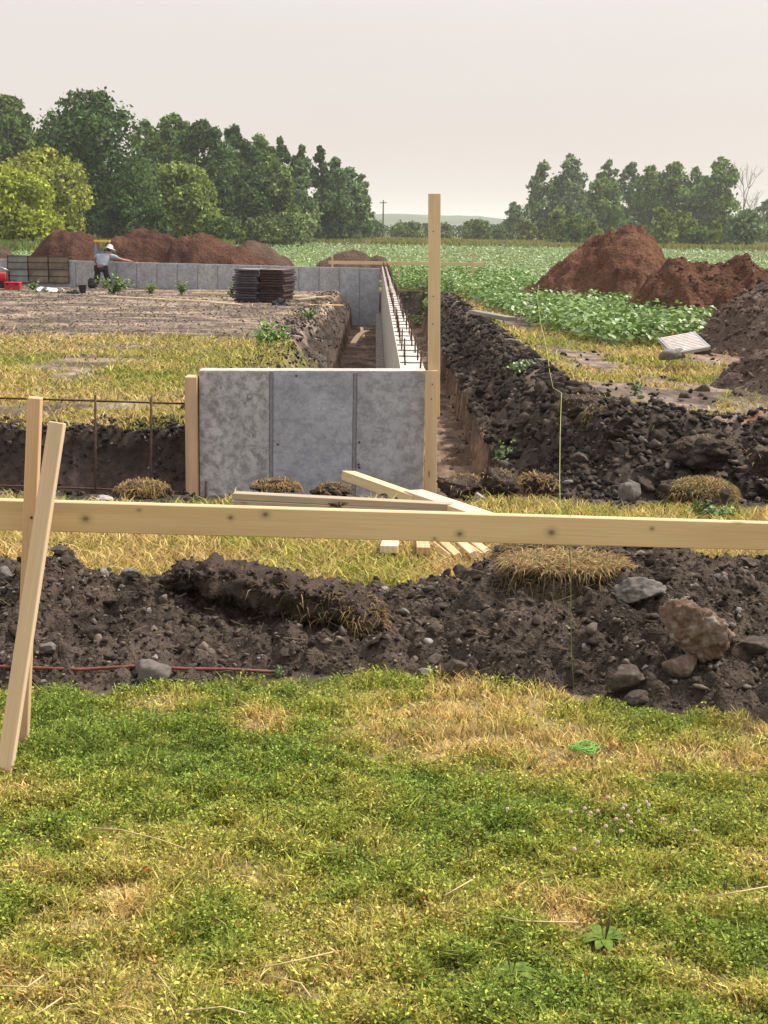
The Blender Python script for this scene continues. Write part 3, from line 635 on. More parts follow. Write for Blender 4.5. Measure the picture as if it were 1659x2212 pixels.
# tall grass strips
n = 60000; Y = 1/RNG.uniform(1/360, 1/198, n); X = RNG.uniform(-0.36, 0.36, n)*Y; hn = fbm(X*0.05, Y*0.05, 95, 3)
c = np.array([[0.20,0.215,0.05]])*(0.6+0.8*RNG.random((n, 1))); c[RNG.random(n) < 0.25] = [0.30,0.24,0.11]
blades(np.stack([X, Y, tz(X, Y)], -1), 0.4+0.9*RNG.random(n)*hn, 0.25+0.2*RNG.random(n), 0.3*RNG.random(n), c, M['blade'], 'tall_grass', 'strip of tall yellow-green grass between the crops and the trees', 'grass')
n = 30000; Y = RNG.uniform(95, 198, n); X = RNG.uniform(-0.36, -0.045, n)*Y; k = X < -0.11*Y+0.03*Y*((Y-95)/100); X, Y = X[k], Y[k]; n = len(X)
c = np.array([[0.13,0.19,0.045]])*(0.6+0.8*RNG.random((n, 1))); c[RNG.random(n) < 0.15] = [0.28,0.24,0.10]
blades(np.stack([X, Y, tz(X, Y)], -1), 0.35+0.6*RNG.random(n), 0.14+0.12*RNG.random(n), 0.4*RNG.random(n), c, M['blade'], 'meadow_grass', 'green meadow grass in front of the left-hand trees', 'grass')

def hit(px, py):
    """where the sight line meets the ground or the soil bank"""
    d = ray(px, py); ys = np.concatenate([np.arange(2.5, 9, 0.01), np.arange(9, 60, 0.05)]); t = ys/d.y
    X = d.x*t; Z = EYE+d.z*t; S = np.where(ys < 7.7, berm_z(X, ys), tz(X, ys)); k = np.argmax(Z < S)
    return float(ys[k]), Vector((float(X[k]), float(ys[k]), float(S[k])))
# ------------------------------------------------------------------ foundation
zt = float(P(670,799,WALL_Y).z); ztf = float(P(600,574,FAR_Y).z); TH = XR0-XL0
fw = thing('foundation_wall', 'grey poured concrete foundation with a near wall, a long side wall with steel dowels and a far wall', 'foundation wall', ((XL0+XR0)/2, WALL_Y, -0.9))
def cbox(name, x0, x1, y0, y1, z0, z1, mat, parent, bev=0.006, top_tilt=0.0):
    bm = bmesh.new(); c = ((x0+x1)/2, (y0+y1)/2, (z0+z1)/2)
    box_bm(bm, x1-x0, y1-y0, z1-z0, bev=bev)
    if top_tilt:
        for v in bm.verts:
            if v.co.z > 0: v.co.z += top_tilt*(v.co.x)/(x1-x0)
    o = bm_obj(name, bm, mat, parent)
    o.location = Vector(c)-parent.location if parent is not None else Vector(c)
    return o
xa = P(430,900,WALL_Y).x; xb = P(586,900,WALL_Y).x; xc = P(766,900,WALL_Y).x; xd = P(918,900,WALL_Y).x
zl = float(P(430,803,WALL_Y).z); zr_ = float(P(917,804,WALL_Y).z)
for x0, x1, mt, off, lb in ((xa, xb-0.012, 'concrete_spotted', 0.002, 'mottled panel with dark spots'), (xb+0.012, xc-0.012, 'concrete_smooth', 0.0, 'smooth blue-grey panel'), (xc+0.012, xd, 'concrete_blotchy', 0.004, 'blotchy panel with damp stains')):
    zz = zl+(zr_-zl)*((x0+x1)/2-xa)/(xd-xa)
    p_ = cbox('wall_panel', x0, x1, WALL_Y+off, WALL_Y+0.20, -0.95, zz, M[mt], fw, 0.004, (zr_-zl)*(x1-x0)/(xd-xa)); p_['label'] = lb
M['seam'] = plain('seam', (0.23,0.23,0.23), 0.9, 0.3, 30)
for x in (xb, xc):
    cbox('wall_seam', x-0.0115, x+0.0115, WALL_Y-0.006, WALL_Y+0.19, -0.95, zt-0.012, M['seam'], fw, 0.003)
# pale trowelled cap
capm = M['concrete_pale']
bm = bmesh.new(); box_bm(bm, xd-xa-0.004, 0.196, 0.012)
for v in bm.verts: v.co.z += (zr_-zl)*v.co.x/(xd-xa)
o = bm_obj('wall_cap', bm, capm, fw); o.location = Vector(((xa+xd)/2, WALL_Y+0.101, (zl+zr_)/2+0.003))-fw.location
# tie holes, ring mark
bm = bmesh.new()
for (a, c) in ((640,812),(766+10,955),(600,960),(775,1003),(768+8,1010),(700,1060)):
    q = P(a, c, WALL_Y-0.001); bmesh.ops.create_cone(bm, segments=10, radius1=0.008, radius2=0.007, depth=0.012, cap_ends=True, matrix=Matrix.Translation(q) @ Matrix.Rotation(math.pi/2, 4, 'X'))
bm_obj('tie_stub', bm, M['rust'], fw, world=True)
q = P(539, 856, WALL_Y-0.001); ring = [q+Vector((math.cos(a)*0.019, 0, math.sin(a)*0.019)) for a in np.linspace(0, 2*math.pi, 17)]
tube('ring_mark', ring, 0.0022, M['seam'], fw, 6)
# side wall
M['footing'] = concmat('footing', (0.20,0.165,0.14), 0.6, 0.8)
bm = bmesh.new(); Ls = FAR_Y-(WALL_Y+0.202); y0 = WALL_Y+0.202
vs = [bm.verts.new((x, y, z)) for (y, zz) in ((y0, zt-0.004), (FAR_Y-0.002, ztf+0.03)) for (x, z) in ((XL0, -1.05), (XR0, -1.05), (XR0, zz), (XL0, zz))]
for f in ((0,1,2,3), (7,6,5,4), (0,4,5,1), (1,5,6,2), (2,6,7,3), (3,7,4,0)): bm.faces.new([vs[i] for i in f])
bmesh.ops.recalc_face_normals(bm, faces=bm.faces)
bm_obj('side_wall', bm, capm, fw, world=True)
def ztop(y): return zt+(ztf+0.03-zt)*(y-y0)/(FAR_Y-y0)
bm = bmesh.new(); y = y0+0.55
while y < FAR_Y-0.4:
    box_bm(bm, 0.012, 0.02, 1.4, (XL0+0.0052, y, ztop(y)-0.71)); box_bm(bm, TH-0.01, 0.022, 0.01, ((XL0+XR0)/2, y, ztop(y)+0.002)); y += 0.61
bm_obj('form_joint', bm, M['seam'], fw, world=True)
cbox('footing', XL0-0.16, XL0-0.003, WALL_Y+0.5, FAR_Y-0.3, -1.1, -0.85, M['footing'], fw)
# dowels
V, q, t = tube_vf([(0,0,0), (0,0,0.15)], 0.0068, 6); dme = mesh_np('rebar_dowel', V, [np.array(q), np.array(t)], smooth=True); dme.materials.append(M['rust'])
y = y0+0.06; i = 0
while y < FAR_Y-0.6:
    for s_, dy in ((0.045, 0.30), (TH-0.035, 0.0)):
        o = link('rebar_dowel', dme, None, fw); o.location = Vector((XL0+s_+random.uniform(-.006,.006), y+dy, ztop(y)-0.01))-fw.location
        o.rotation_euler = (random.uniform(-.06,.06), random.uniform(-.06,.06), 0); o.scale = (1,1,random.uniform(0.9,1.25))
    y += 0.76; i += 1
# far wall
x = P(819,640,FAR_Y).x; pw = 43.2/F*FAR_Y; k = 0; fpm = None
while x > P(-420,640,FAR_Y).x:
    zz = float(P(829.5+x/FAR_Y*F-28, 500, FAR_Y).z)
    pxx = topx(x, FAR_Y, 0)[0]; ztp = float(P(float(pxx), 563+17*(float(pxx)-150)/670, FAR_Y).z)
    o = cbox('wall_panel', x-pw+0.02, x, FAR_Y, FAR_Y+0.2, -1.35, ztp, M[['concrete_smooth','concrete_smooth','concrete_blotchy'][(k*7)%3 if k not in (4,) else 2]], fw, 0)
    cbox('wall_seam', x-pw+0.001, x-pw+0.019, FAR_Y-0.012, FAR_Y+0.19, -1.35, ztp-0.02, M['seam'], fw, 0)
    x -= pw; k += 1
zz = float(P(450, 571, FAR_Y).z)
# left bulkhead board at the end of the near wall
pa = P(415,812,WALL_Y+0.03); pb = P(418,1100,WALL_Y+0.03)
o = beam('bulkhead_board', pb, pa, 0.19, 0.088, M['pine_dirty'], upv=(1,0,0)); tag(o, 'stained upright board closing the left end of the near concrete wall', 'form board')
# rebar grid left
rg = thing('rebar_grid', 'rusty grid of thin rebar sticking out of the left end of the near wall', 'rebar', P(205,1062,WALL_Y+0.1))
yb = WALL_Y+0.1
tube('horizontal_bar', [P(-500,848,yb), P(0,860,yb), P(210,866,yb), P(427,873,yb)], 0.0075, M['rust'], rg)
tube('horizontal_bar', [P(-500,1036,yb), P(0,1049,yb), P(210,1056,yb), P(440,1066,yb)], 0.0075, M['rust'], rg)
tube('vertical_bar', [P(206,853,yb-0.02), P(205,1130,yb-0.02)], 0.009, M['rust'], rg)
tube('vertical_bar', [P(327,856,yb-0.02), P(324,1130,yb-0.02)], 0.009, M['rust'], rg)
tag(tube('steel_stake', [P(446,1038,8.5), P(444,1140,8.5)], 0.010, M['rust']), 'short dark steel stake in front of the near wall, left of the lumber', 'stake')
tag(tube('steel_rod', [hit(a, c)[1]+Vector((0,-0.012,0.012)) for a, c in ((-300,1444),(0,1450),(180,1452),(300,1450),(400,1450),(500,1452),(600,1458))], 0.0062, M['rod_red']), 'long thin reddish rod lying along the foot of the foreground soil bank', 'rod')

# right post at wall corner
yp = WALL_Y-0.06
post = thing('wood_post', 'tall pine two-by-four post standing at the right corner of the near wall', 'post', P(928,1058,yp))
beam('upper_board', P(937,900,yp+0.019), P(938.5,418,yp+0.019), 0.036, 0.088, M['pine'], post, upv=(1,0,0))
beam('lower_board', P(929.5,1100,yp-0.021), P(932.5,800,yp-0.021), 0.036, 0.088, M['pine'], post, upv=(1,0,0))
for a, c in ((936,500),(936,640),(934,830),(932,862),(935,700)):
    bm = bmesh.new(); q = P(a, c, yp-0.041 if c > 800 else yp-0.0005); bmesh.ops.create_cone(bm, segments=8, radius1=0.005, radius2=0.005, depth=0.006, cap_ends=True, matrix=Matrix.Translation(q) @ Matrix.Rotation(math.pi/2, 4, 'X')); bm_obj('nail_head', bm, M['rust'], post, world=True)

# batter board in front
bbd = thing('batter_board', 'long pale pine batter board crossing the whole picture, nailed to slim wooden stakes', 'batter board', G(48,1600))
def bp(px, py): # board face plane
    return P(px, py, 4.30+0.42*px/1659)
c0 = bp(-330,1104)+Vector((0,0.02,0)); c1 = bp(1990,1169)+Vector((0,0.02,0)); cm = (c0+c1)/2; cxv = (c1-c0).normalized(); czv = cxv.cross(Vector((0,0,1)).cross(cxv).normalized())
kk = []
for a, c, r in ((185,1119,0.011),(497,1116,0.007),(572,1109,0.010),(990,1151,0.010),(936,1161,0.005),(1188,1148,0.012),(1405,1140,0.006),(300,1100,0.005)):
    dq = bp(a, c)-cm; kk.append((dq.dot(cxv), dq.dot(czv), r))
M['pine_knotty'] = woodmat('pine_knotty', (0.66,0.49,0.27), (0.52,0.35,0.165), 0.1, 0, kk)
beam('crosspiece', c0, c1, 0.038, 0.0905, M['pine_knotty'], bbd)
s1a = P(76,858,4.262); s1b = P(46,1640,4.262)
s1 = beam('upright_stake', s1b, s1a, 0.037, 0.038, M['pine_dirty'], bbd, upv=(1,0,0))
beam('leaning_stake', P(2,1720,4.03), P(124,912,4.195), 0.037, 0.044, M['pine_pale'], bbd, upv=(1,0,0.2))
beam('upright_stake', P(1890,1640,4.72), P(1890,980,4.72), 0.037, 0.038, M['pine'], bbd, upv=(1,0,0))
for a, c, yy in ((97,1063,4.171),(100,1118,4.171),(85,1106,4.171),(68,1118,4.24)):
    q = P(a, c, yy); bm = bmesh.new(); bmesh.ops.create_cone(bm, segments=8, radius1=0.004, radius2=0.004, depth=0.006, cap_ends=True, matrix=Matrix.Translation(q) @ Matrix.Rotation(math.pi/2, 4, 'X')); bm_obj('nail_head', bm, M['rust'], bbd, world=True)
# pencil square drawn on the board
M['pencil'] = plain('pencil', (0.25,0.19,0.12), 0.9)
for a, c in (((938,1131),(969,1128)), ((969,1128),(969,1162)), ((938,1131),(938,1140))):
    p0 = bp(*a)-Vector((0,0.0015,0)); p1 = bp(*c)-Vector((0,0.0015,0)); tube('pencil_mark', [p0, p1], 0.0011, M['pencil'], bbd, 5)
# strings
M['string'] = plain('mason_string', (0.34,0.38,0.11), 0.7, 0.2)
M['string_dk'] = plain('old_string', (0.16,0.22,0.06), 0.8, 0.3)
st = thing('string_line', 'thin yellow-green mason string running from the batter board back over the trench bank', 'string', bp(1212,1112))
q0 = bp(1212,1112)+Vector((0,0.02,0.003))
tube('taut_string', [q0, P(1209,1040,5.6), P(1210,940,8.5), P(1213,848,13.0), P(1195,838,13.8)], [0.0010,0.0013,0.0018,0.0024,0.0024], M['string'], st, 5)
pts = [P(a, c, yy) for a, c, yy in ((1195,838,13.8),(1187,800,15.7),(1183,765,17.5),(1176,730,20),(1168,700,23.5),(1160,640,30),(1166,604,42))]
tube('slack_string', pts, [0.0024,0.0026,0.003,0.0034,0.0036,0.004,0.004], M['string'], st, 5)
st2 = thing('hanging_string', 'dark green string looped over the batter board and hanging down onto the soil bank', 'string', bp(1232,1115))
tube('loop', [bp(1232,1113)+Vector((0,0.045,0.003)), bp(1232,1112)+Vector((0,-0.002,0.002)), bp(1231,1150)-Vector((0,0.002,0)), bp(1231,1186)-Vector((0,0.002,0))], 0.0013, M['string_dk'], st2, 5)
tube('loose_end', [bp(1231,1186)-Vector((0,0.002,0)), P(1233,1240,4.72), P(1233,1340,4.76), P(1235,1420,4.78), P(1240,1488,4.80)], 0.0014, M['string_dk'], st2, 5)

# lumber ---------------------------------------------------------------------------
def lumber(label, p0, p1, mat, w=0.089, t=0.038, upv=(0,0,1), warp=0.0):
    return tag(beam('lumber_board', p0, p1, w, t, M[mat], None, upv, 0.0025, warp), label, 'board', 'loose lumber in front of the near wall')
def gp(px, py, dz): q = G(px, py, dz); return q
dz = 0.0
lumber('grey pine board, lower of the two long stacked boards before the near wall', P(508,1086,8.1), P(980,1109,7.8), 'pine_grey', 0.07, 0.036)
lumber('grey pine board, upper of the two long stacked boards before the near wall', P(506,1070,8.12), P(977,1094,7.82), 'pine_grey', 0.08, 0.036)
lumber('yellow pine board jutting up over the trench edge toward the near wall', P(752,1027,9.3), P(905,1082,8.3), 'pine', 0.089, 0.06, (0,0.2,1))
lumber('pale pine board sloping from the near wall corner down behind the batter board', P(893,1066,8.45), P(1075,1128,7.3), 'pine_pale', 0.12, 0.042, (0,0,1))
lumber('pale pine board under the sloping one at the lumber pile', P(890,1082,8.5), P(1045,1140,7.4), 'pine_pale', 0.10, 0.038, (0,0,1))
lumber('pale board end poking toward the camera, leftmost below the batter board', P(850,1150,7.6), P(840,1187,6.9), 'pine_pale', 0.085, 0.038)
lumber('reddish board end poking toward the camera below the batter board', P(908,1140,7.5), P(915,1190,6.9), 'pine_dirty', 0.065, 0.036, (0.0,0.3,1))
ends = [(975,1207,915,1130),(990,1203,925,1125),(1010,1203,940,1122),(1024,1199,950,1118),(1042,1203,965,1115),(1058,1199,980,1112)]
lab = ['first', 'second', 'third', 'fourth', 'fifth', 'sixth']
for i, (a, c, a2, c2) in enumerate(ends):
    zz = (0.025,0.045,0.022,0.05,0.028,0.042)[i]; p0 = G(a, c, zz); p1 = G(a-46-2*i, c-38, 0.03); p1 = p0+(p1-p0).normalized()*0.62; p1.z = zz
    lumber('%s from the left of six pale board ends fanned below the batter board' % lab[i], p0, p1, ['pine_pale','pine','pine_grey','pine_pale','pine_dirty','pine_pale'][i], 0.034, 0.036, (0.5*(-1)**i,0,1))
tag(beam('wood_offcut', P(1075,1182,7.3), P(1130,1178,7.9), 0.08, 0.03, M['pine_pale']), 'pale offcut lying right of the fanned board ends', 'board')

# sod clumps, straw tufts -----------------------------------------------------------
def strawcol(n, g=0.15):
    c = np.array([[0.42,0.29,0.13]])*(0.45+0.8*RNG.random((n, 1))); m = RNG.random(n) < g; c[m] = np.array([0.12,0.16,0.04]); return c
def hair(center, rad, n, L, wd, mat, name, parent, top=0.2, g=0.15, droop=0.6, cols=None, surf=None):
    d = RNG.normal(size=(n, 3)); d /= np.linalg.norm(d, axis=1, keepdims=True); d[:, 2] = np.where(d[:, 2] < top-0.6, -d[:, 2], d[:, 2])
    Pn = np.array(center)+d*np.array(rad)
    if surf is not None: Pn, d = surf(n)
    tn = d*0.35+RNG.normal(size=(n, 3))*np.array([0.9,0.9,0.4]); tn /= np.linalg.norm(tn, axis=1, keepdims=True)
    Ln = (L*(0.4+0.9*RNG.random(n)))[:, None]
    side = np.cross(tn, RNG.normal(size=(n, 3))); side /= np.linalg.norm(side, axis=1, keepdims=True); side *= wd*0.5
    mid = Pn+tn*Ln*0.5; tip = Pn+tn*Ln+np.array([0,0,-droop])*Ln
    V = np.stack([Pn-side, Pn+side, mid+side, mid-side, tip], 1).reshape(-1, 3); V = V-np.array(parent.location)
    o = np.arange(n)*5; c = strawcol(n, g) if cols is None else cols(n)
    ob = link(name, mesh_np(name, V, [np.stack([o, o+1, o+2, o+3], -1), np.stack([o+3, o+2, o+4], -1)], np.repeat(c, 5, 0)), M['blade'], parent)
    ob['kind'] = 'stuff'; return ob
def sod(label, px, py, Y, wpx, hpx, seed, n=900, g=0.15, L=0.07, depth=0.8, straw=True, top=0.3):
    c = P(px, py, Y); rx = wpx/F*Y/2; rz = hpx/F*Y/2*0.92
    t = thing('sod_clump', label, 'sod clump', (c.x, c.y, c.z-rz), 0, 'turned-up sod clumps')
    v, f = rockverts(4, seed, 1.2, (rx, rx*depth, rz), 7, 0.16)
    m_ = mesh_np('soil_lump', v+np.array([0,0,rz]), f, smooth=True); link('soil_lump', m_, M['dark_soil'], t)
    if straw: hair(c+Vector((0,0,rz*0.12)), (rx*0.9, rx*depth*0.9, rz*0.82), int(n*0.8), L*0.62, 0.0032*Y/6, M['blade'], 'dry_turf', t, top, g)
    return t
sod('round clump of straw-topped sod before the rebar grid at left', 309, 1062, 8.55, 118, 52, 401, 1900, 0.05, 0.08)
sod('straw-topped sod clump behind the long stacked boards at the near wall', 597, 1052, 9.0, 110, 32, 402, 1300, 0.05, 0.07)
sod('dark crumbly sod clump at the foot of the near wall, left of the yellow board', 722, 1058, 9.0, 90, 34, 403, 250, 0.05, 0.05)
sod('small dark clod on top of the long stacked boards', 735, 1090, 7.95, 60, 16, 404, 60, 0.3, 0.03)
sod('shaggy round sod clump right of the pale rock beside the near trench', 1515, 1072, 8.5, 165, 92, 405, 3200, 0.22, 0.075)
sod('ragged dark sod clump at the right corner of the near wall', 1000, 1052, 9.3, 110, 66, 406, 160, 0.05, 0.07)
sod('blocky dark sod lump left of the string at the near trench', 1080, 1052, 9.1, 95, 92, 407, 90, 0.0, 0.07)
sod('dark sod lump with dry grass hanging off it, just left of the string', 1160, 1050, 9.2, 95, 66, 408, 320, 0.0, 0.09)
sod('grassy sod tuft on the right trench bank', 1290, 905, 11.8, 62, 60, 409, 900, 0.35, 0.10)
sod('dark sod block heaped on the right trench bank beside the string', 1255, 880, 12.2, 90, 70, 410, 120, 0.2, 0.05)
sod('dark cloddy heap on the near trench edge at right', 1530, 975, 11.0, 150, 80, 411, 60, 0.1, 0.06)
sod('dark clod heap at the near trench by the right picture edge', 1650, 1000, 10.6, 110, 90, 412, 50, 0.1, 0.06)
sod('dark clod heap at the left picture edge beyond the near trench', 22, 950, 11.5, 100, 72, 413, 60, 0.2, 0.06)
# long turned-over sod strip on the berm
def strip():
    path = [p_+Vector((0,-0.05,0.03)) for p_ in (P(372,1262,5.72), P(430,1250,5.70), P(520,1268,5.66), P(610,1290,5.6), P(690,1305,5.55), P(745,1310,5.5), P(785,1335,5.42), P(800,1370,5.36))]
    hh = [0.032,0.05,0.06,0.064,0.06,0.052,0.036,0.022]; ww = [0.09,0.12,0.14,0.14,0.13,0.11,0.09,0.05]
    t = thing('sod_strip', 'long dark strip of overturned sod lying along the foreground soil bank', 'sod strip', path[3])
    ns = 110; nr2 = 40; V = []; ts = np.linspace(0, len(path)-1.001, ns)
    for s_ in ts:
        i = int(s_); f = s_-i; p = path[i].lerp(path[i+1], f); a = hh[i]*(1-f)+hh[i+1]*f; w_ = ww[i]*(1-f)+ww[i+1]*f
        dvec = (path[i+1]-path[i]).normalized(); sd = Vector((-dvec.y, dvec.x, 0)).normalized()
        for k in range(nr2):
            an = 2*math.pi*k/nr2; ca = math.cos(an); sa = math.sin(an)
            q = p+sd*(w_*math.copysign(abs(ca)**0.6, ca))+Vector((0,0,1))*(a*math.copysign(abs(sa)**0.6, sa))
            nv = mn.fractal(q*14, 1.0, 2.0, 5); nv2 = mn.noise(q*60)
            q = q+(q-p).normalized()*(0.050*nv+0.022*nv2); V.append(tuple(q-path[3]))
    Fq = [(i*nr2+k, i*nr2+(k+1)%nr2, (i+1)*nr2+(k+1)%nr2, (i+1)*nr2+k) for i in range(ns-1) for k in range(nr2)]
    caps = [tuple(range(nr2))[::-1], tuple(range((ns-1)*nr2, ns*nr2))]
    me = mesh_np('soil_slab', V, [np.array(Fq), np.array(caps)], smooth=True); link('soil_slab', me, M['sod_soil'], t)
    VV = np.array(V)+np.array(path[3])
    def surf(n):
        s_ = np.clip(RNG.beta(3.5, 1.1, n), 0, 0.999); i = (s_*(ns-1)).astype(int); k = RNG.integers(0, nr2, n)
        return VV[i*nr2+k], RNG.normal(size=(n, 3))*0.5+np.array([0.6,-0.4,0.1])
    kk_ = RNG.integers(0, len(VV), 2600); Sx = 0.004+0.014*RNG.random(2600)**3; oc = scatter('crumbs', VV[kk_]-np.array(t.location), Sx, soilcol(2600, (0.02,0.014,0.011), (0.10,0.075,0.06), 0.01), PROTO1, M['stone_col']); oc.parent = t
    hair((0,0,0), (1,1,1), 1100, 0.055, 0.003, None, 'dry_turf', t, surf=surf, droop=0.5, cols=lambda n: strawcol(n, 0.05)*0.8)
    def surf2(n):
        i = RNG.integers(0, ns, n); k = RNG.integers(0, nr2, n)
        return VV[i*nr2+k], RNG.normal(size=(n, 3))*0.6+np.array([0.0,-0.6,0.0])
    hair((0,0,0), (1,1,1), 2600, 0.022, 0.002, None, 'roots', t, surf=surf2, droop=0.5, cols=lambda n: np.array([[0.10,0.07,0.045]])*(0.4+RNG.random((n, 1))))
M['sod_soil'] = soilmat('sod_soil', (0.02,0.015,0.012), (0.045,0.032,0.025), (0.09,0.066,0.052), 16)
strip()
# straw-topped sod mat at right of the berm
c = P(1220,1248,5.62)
t = thing('sod_mat', 'thick slab of straw-topped sod hanging over the front of the foreground soil bank', 'sod clump', c)
v, f = rockverts(4, 431, 0.7, (0.27,0.17,0.085), 5, 0.10); link('soil_lump', mesh_np('soil_lump', v, f, smooth=True), M['sod_soil'], t)
hair(c+Vector((0,-0.03,0.062)), (0.23,0.15,0.026), 3400, 0.06, 0.0036, None, 'dry_turf', t, 0.5, 0.03, 0.3, cols=lambda n: strawcol(n, 0.02)*1.15*np.array([1,1.06,1.15]))
hair(c+Vector((0,-0.05,0.0)), (0.27,0.17,0.07), 1300, 0.085, 0.0025, None, 'hanging_roots', t, 0.0, 0.02, 1.3, cols=lambda n: np.array([[0.20,0.145,0.075]])*(0.35+0.8*RNG.random((n, 1))))
c = P(1180,1200,6.15); t = thing('sod_clump', 'ragged straw-topped sod right behind the batter board, above the sod slab', 'sod clump', c, 0, 'turned-up sod clumps')
v, f = rockverts(4, 432, 0.8, (0.22,0.15,0.06), 5, 0.10); link('soil_lump', mesh_np('soil_lump', v, f, smooth=True), M['sod_soil'], t)
hair(c, (0.22,0.15,0.06), 1500, 0.08, 0.003, None, 'dry_turf', t, 0.3, 0.03, 0.4)
# a few straws lying about the berm
n = 260; X = RNG.uniform(-1.4, 1.6, n); Y = RNG.uniform(4.9, 6.0, n); k = berm_h(X, Y) > 0.02; X, Y = X[k], Y[k]; n = len(X)
k2 = 0.3+0.7*RNG.random((n, 1)); a = RNG.uniform(0, math.pi, n); Ln = 0.03+0.06*RNG.random(n)
dv = np.stack([np.cos(a)*Ln, np.sin(a)*Ln*0.4, RNG.uniform(0, 0.5, n)*Ln], -1); sd = np.stack([0*a, 0*a, 0*a+0.0016], -1); Pn = np.stack([X, Y, berm_z(X, Y)+0.012], -1)
V = np.stack([Pn-sd, Pn+dv-sd, Pn+dv+sd, Pn+sd], 1).reshape(-1, 3); o = np.arange(n)*4
tag(link('straw_bits', mesh_np('straw_bits', V, np.stack([o, o+1, o+2, o+3], -1), np.repeat(np.array([[0.42,0.33,0.19]])*k2, 4, 0)), M['blade']), 'bits of dry straw scattered on the foreground soil bank', 'straw', kind='stuff')

# rocks ---------------------------------------------------------------------------
def rockmat(name, a, b_, c_, sc=14):
    m, nt, o = newmat(name); b = NB(nt); v = b.coord()
    n1 = b.noise(v, sc*2.2, 8, 0.75, 0.6); n2 = b.noise(v, sc*14, 5, 0.75)
    c = b.ramp(n1, [(0.32, a), (0.5, b_), (0.7, c_)]); c = b.mix(0.4, c, b.ramp(n2, [(0.3, 0.3), (0.7, 0.8)]), 'OVERLAY')
    nr = b.bump(n1, 0.5, 0.02); nr = b.bump(n2, 0.6, 0.006, nr); b.out(o, c, 0.92, nr, 0.2); return m
M['rock_grey'] = rockmat('rock_grey', (0.10,0.088,0.08), (0.165,0.145,0.13), (0.23,0.205,0.185))
M['rock_dark'] = rockmat('rock_dark', (0.045,0.034,0.027), (0.085,0.066,0.054), (0.15,0.12,0.10))
M['rock_rust'] = rockmat('rock_rust', (0.09,0.042,0.02), (0.155,0.11,0.08), (0.33,0.29,0.25), 5)
M['rock_pale'] = rockmat('rock_pale', (0.25,0.22,0.19), (0.38,0.35,0.32), (0.5,0.47,0.44))
def rock(label, px, py, Y, wpx, hpx, mat, seed, grp=None, sub=4, depth=0.8, cuts=9, ang=0.4, det=0.05, smooth=False):
    if seed < 600 and seed not in (521,522):
        Y = hit(px, py+hpx*0.40)[0]+(-0.25 if seed == 501 else 0.25)*wpx/F*Y*depth*0.5
    c = P(px, py, Y); rx = wpx/F*Y/2; rz = hpx/F*Y/2
    v, f = rockverts(sub, seed, ang, (1,1,1), cuts, det); v = v-(v.max(0)+v.min(0))/2; v = v/((v.max(0)-v.min(0))/2)*np.array([rx, rx*depth, rz])
    o = link('rock', mesh_np('rock', v, f, smooth=smooth), M[mat]); o.location = c; return tag(o, label, 'rock', grp)
rock('smooth grey fieldstone at the edge of the lawn in front of the soil bank', 331, 1453, 5.0, 82, 66, 'rock_grey', 501, depth=0.9, cuts=4, ang=0.35, det=0.012, smooth=True)
rock('big rust and grey boulder with a craggy surface on the right of the soil bank', 1510, 1368, 5.35, 172, 146, 'rock_rust', 502, ang=0.7, det=0.10, cuts=9, depth=0.85, sub=5)
rock('dark stone right of the rusty boulder at the picture edge', 1630, 1398, 5.4, 80, 50, 'rock_dark', 503)
rock('dark rounded rock in front of the rusty boulder, lower edge of the soil bank', 1358, 1468, 5.0, 92, 66, 'rock_dark', 504)
rock('small dark rock between the dark rounded rock and the lawn', 1372, 1510, 4.85, 62, 44, 'rock_dark', 505)
rock('brownish flat rock below the rusty boulder', 1470, 1440, 5.1, 80, 50, 'rock_rust', 506, ang=.3, det=.04)
rock('grey-white rock half buried left of the rusty boulder', 1385, 1275, 5.75, 120, 62, 'rock_grey', 507, ang=.7, det=.1)
rock('grey pointed rock standing by the near trench right of the string', 1360, 1066, 8.75, 52, 54, 'rock_grey', 508, depth=0.7)
rock('pale quartz-like stone at the sod lumps right of the near wall', 1037, 1076, 8.9, 26, 26, 'rock_pale', 509)
rock('white flat stone at the near trench edge left of the sod clump', 225, 1078, 8.6, 42, 18, 'rock_pale', 510)
rock('dark rock on the crest of the soil bank behind the stakes', 125, 1188, 5.8, 44, 22, 'rock_dark', 511)
rock('small pale rock on the soil bank crest, left third', 282, 1238, 5.7, 44, 22, 'rock_grey', 512)
rock('light grey stone at the lower edge of the soil bank near the middle', 920, 1452, 5.05, 36, 22, 'rock_pale', 513)
rock('flat dark stone at the lower edge of the soil bank, middle', 985, 1442, 5.0, 60, 40, 'rock_dark', 514)
rock('dark rock at the right picture edge on the near trench', 1645, 985, 9.6, 50, 46, 'rock_dark', 515)
rock('grey stone at the left picture edge in the soil bank', 8, 1245, 5.5, 46, 46, 'rock_grey', 516)
rock('grey stone lying in the bank left of the smooth fieldstone', 100, 1400, 5.2, 48, 26, 'rock_grey', 517)
rock('grey stone on the right bank crest behind the batter board', 1270, 1400, 5.3, 30, 22, 'rock_grey', 518)
rock('white chip of stone beside the lawn, left of the fieldstone', 258, 1492, 4.9, 36, 14, 'rock_pale', 519)
grp = 'dark stones in the foreground soil bank'
r_ = np.random.default_rng(5)
for i in range(24):
    for _ in range(30):
        a = r_.uniform(-20, 1680); c = r_.uniform(1230, 1500); 
        q = G(a, c, 0.1); 
        if float(berm_h(np.array([q.x]), np.array([q.y]))[0]) > 0.03 and not (360 < a < 820 and c < 1390): break
    zz = float(berm_z(np.array([q.x]), np.array([q.y]))[0]); s = r_.uniform(16, 38)
    o = rock('dark angular stone bedded in the foreground soil bank', 800, 800, 5, s*q.y/5, s*0.65*q.y/5, ['rock_dark','rock_grey'][int(r_.random() < 0.35)], 600+i, grp, 3); o.location = (q.x, q.y, zz+0.004)
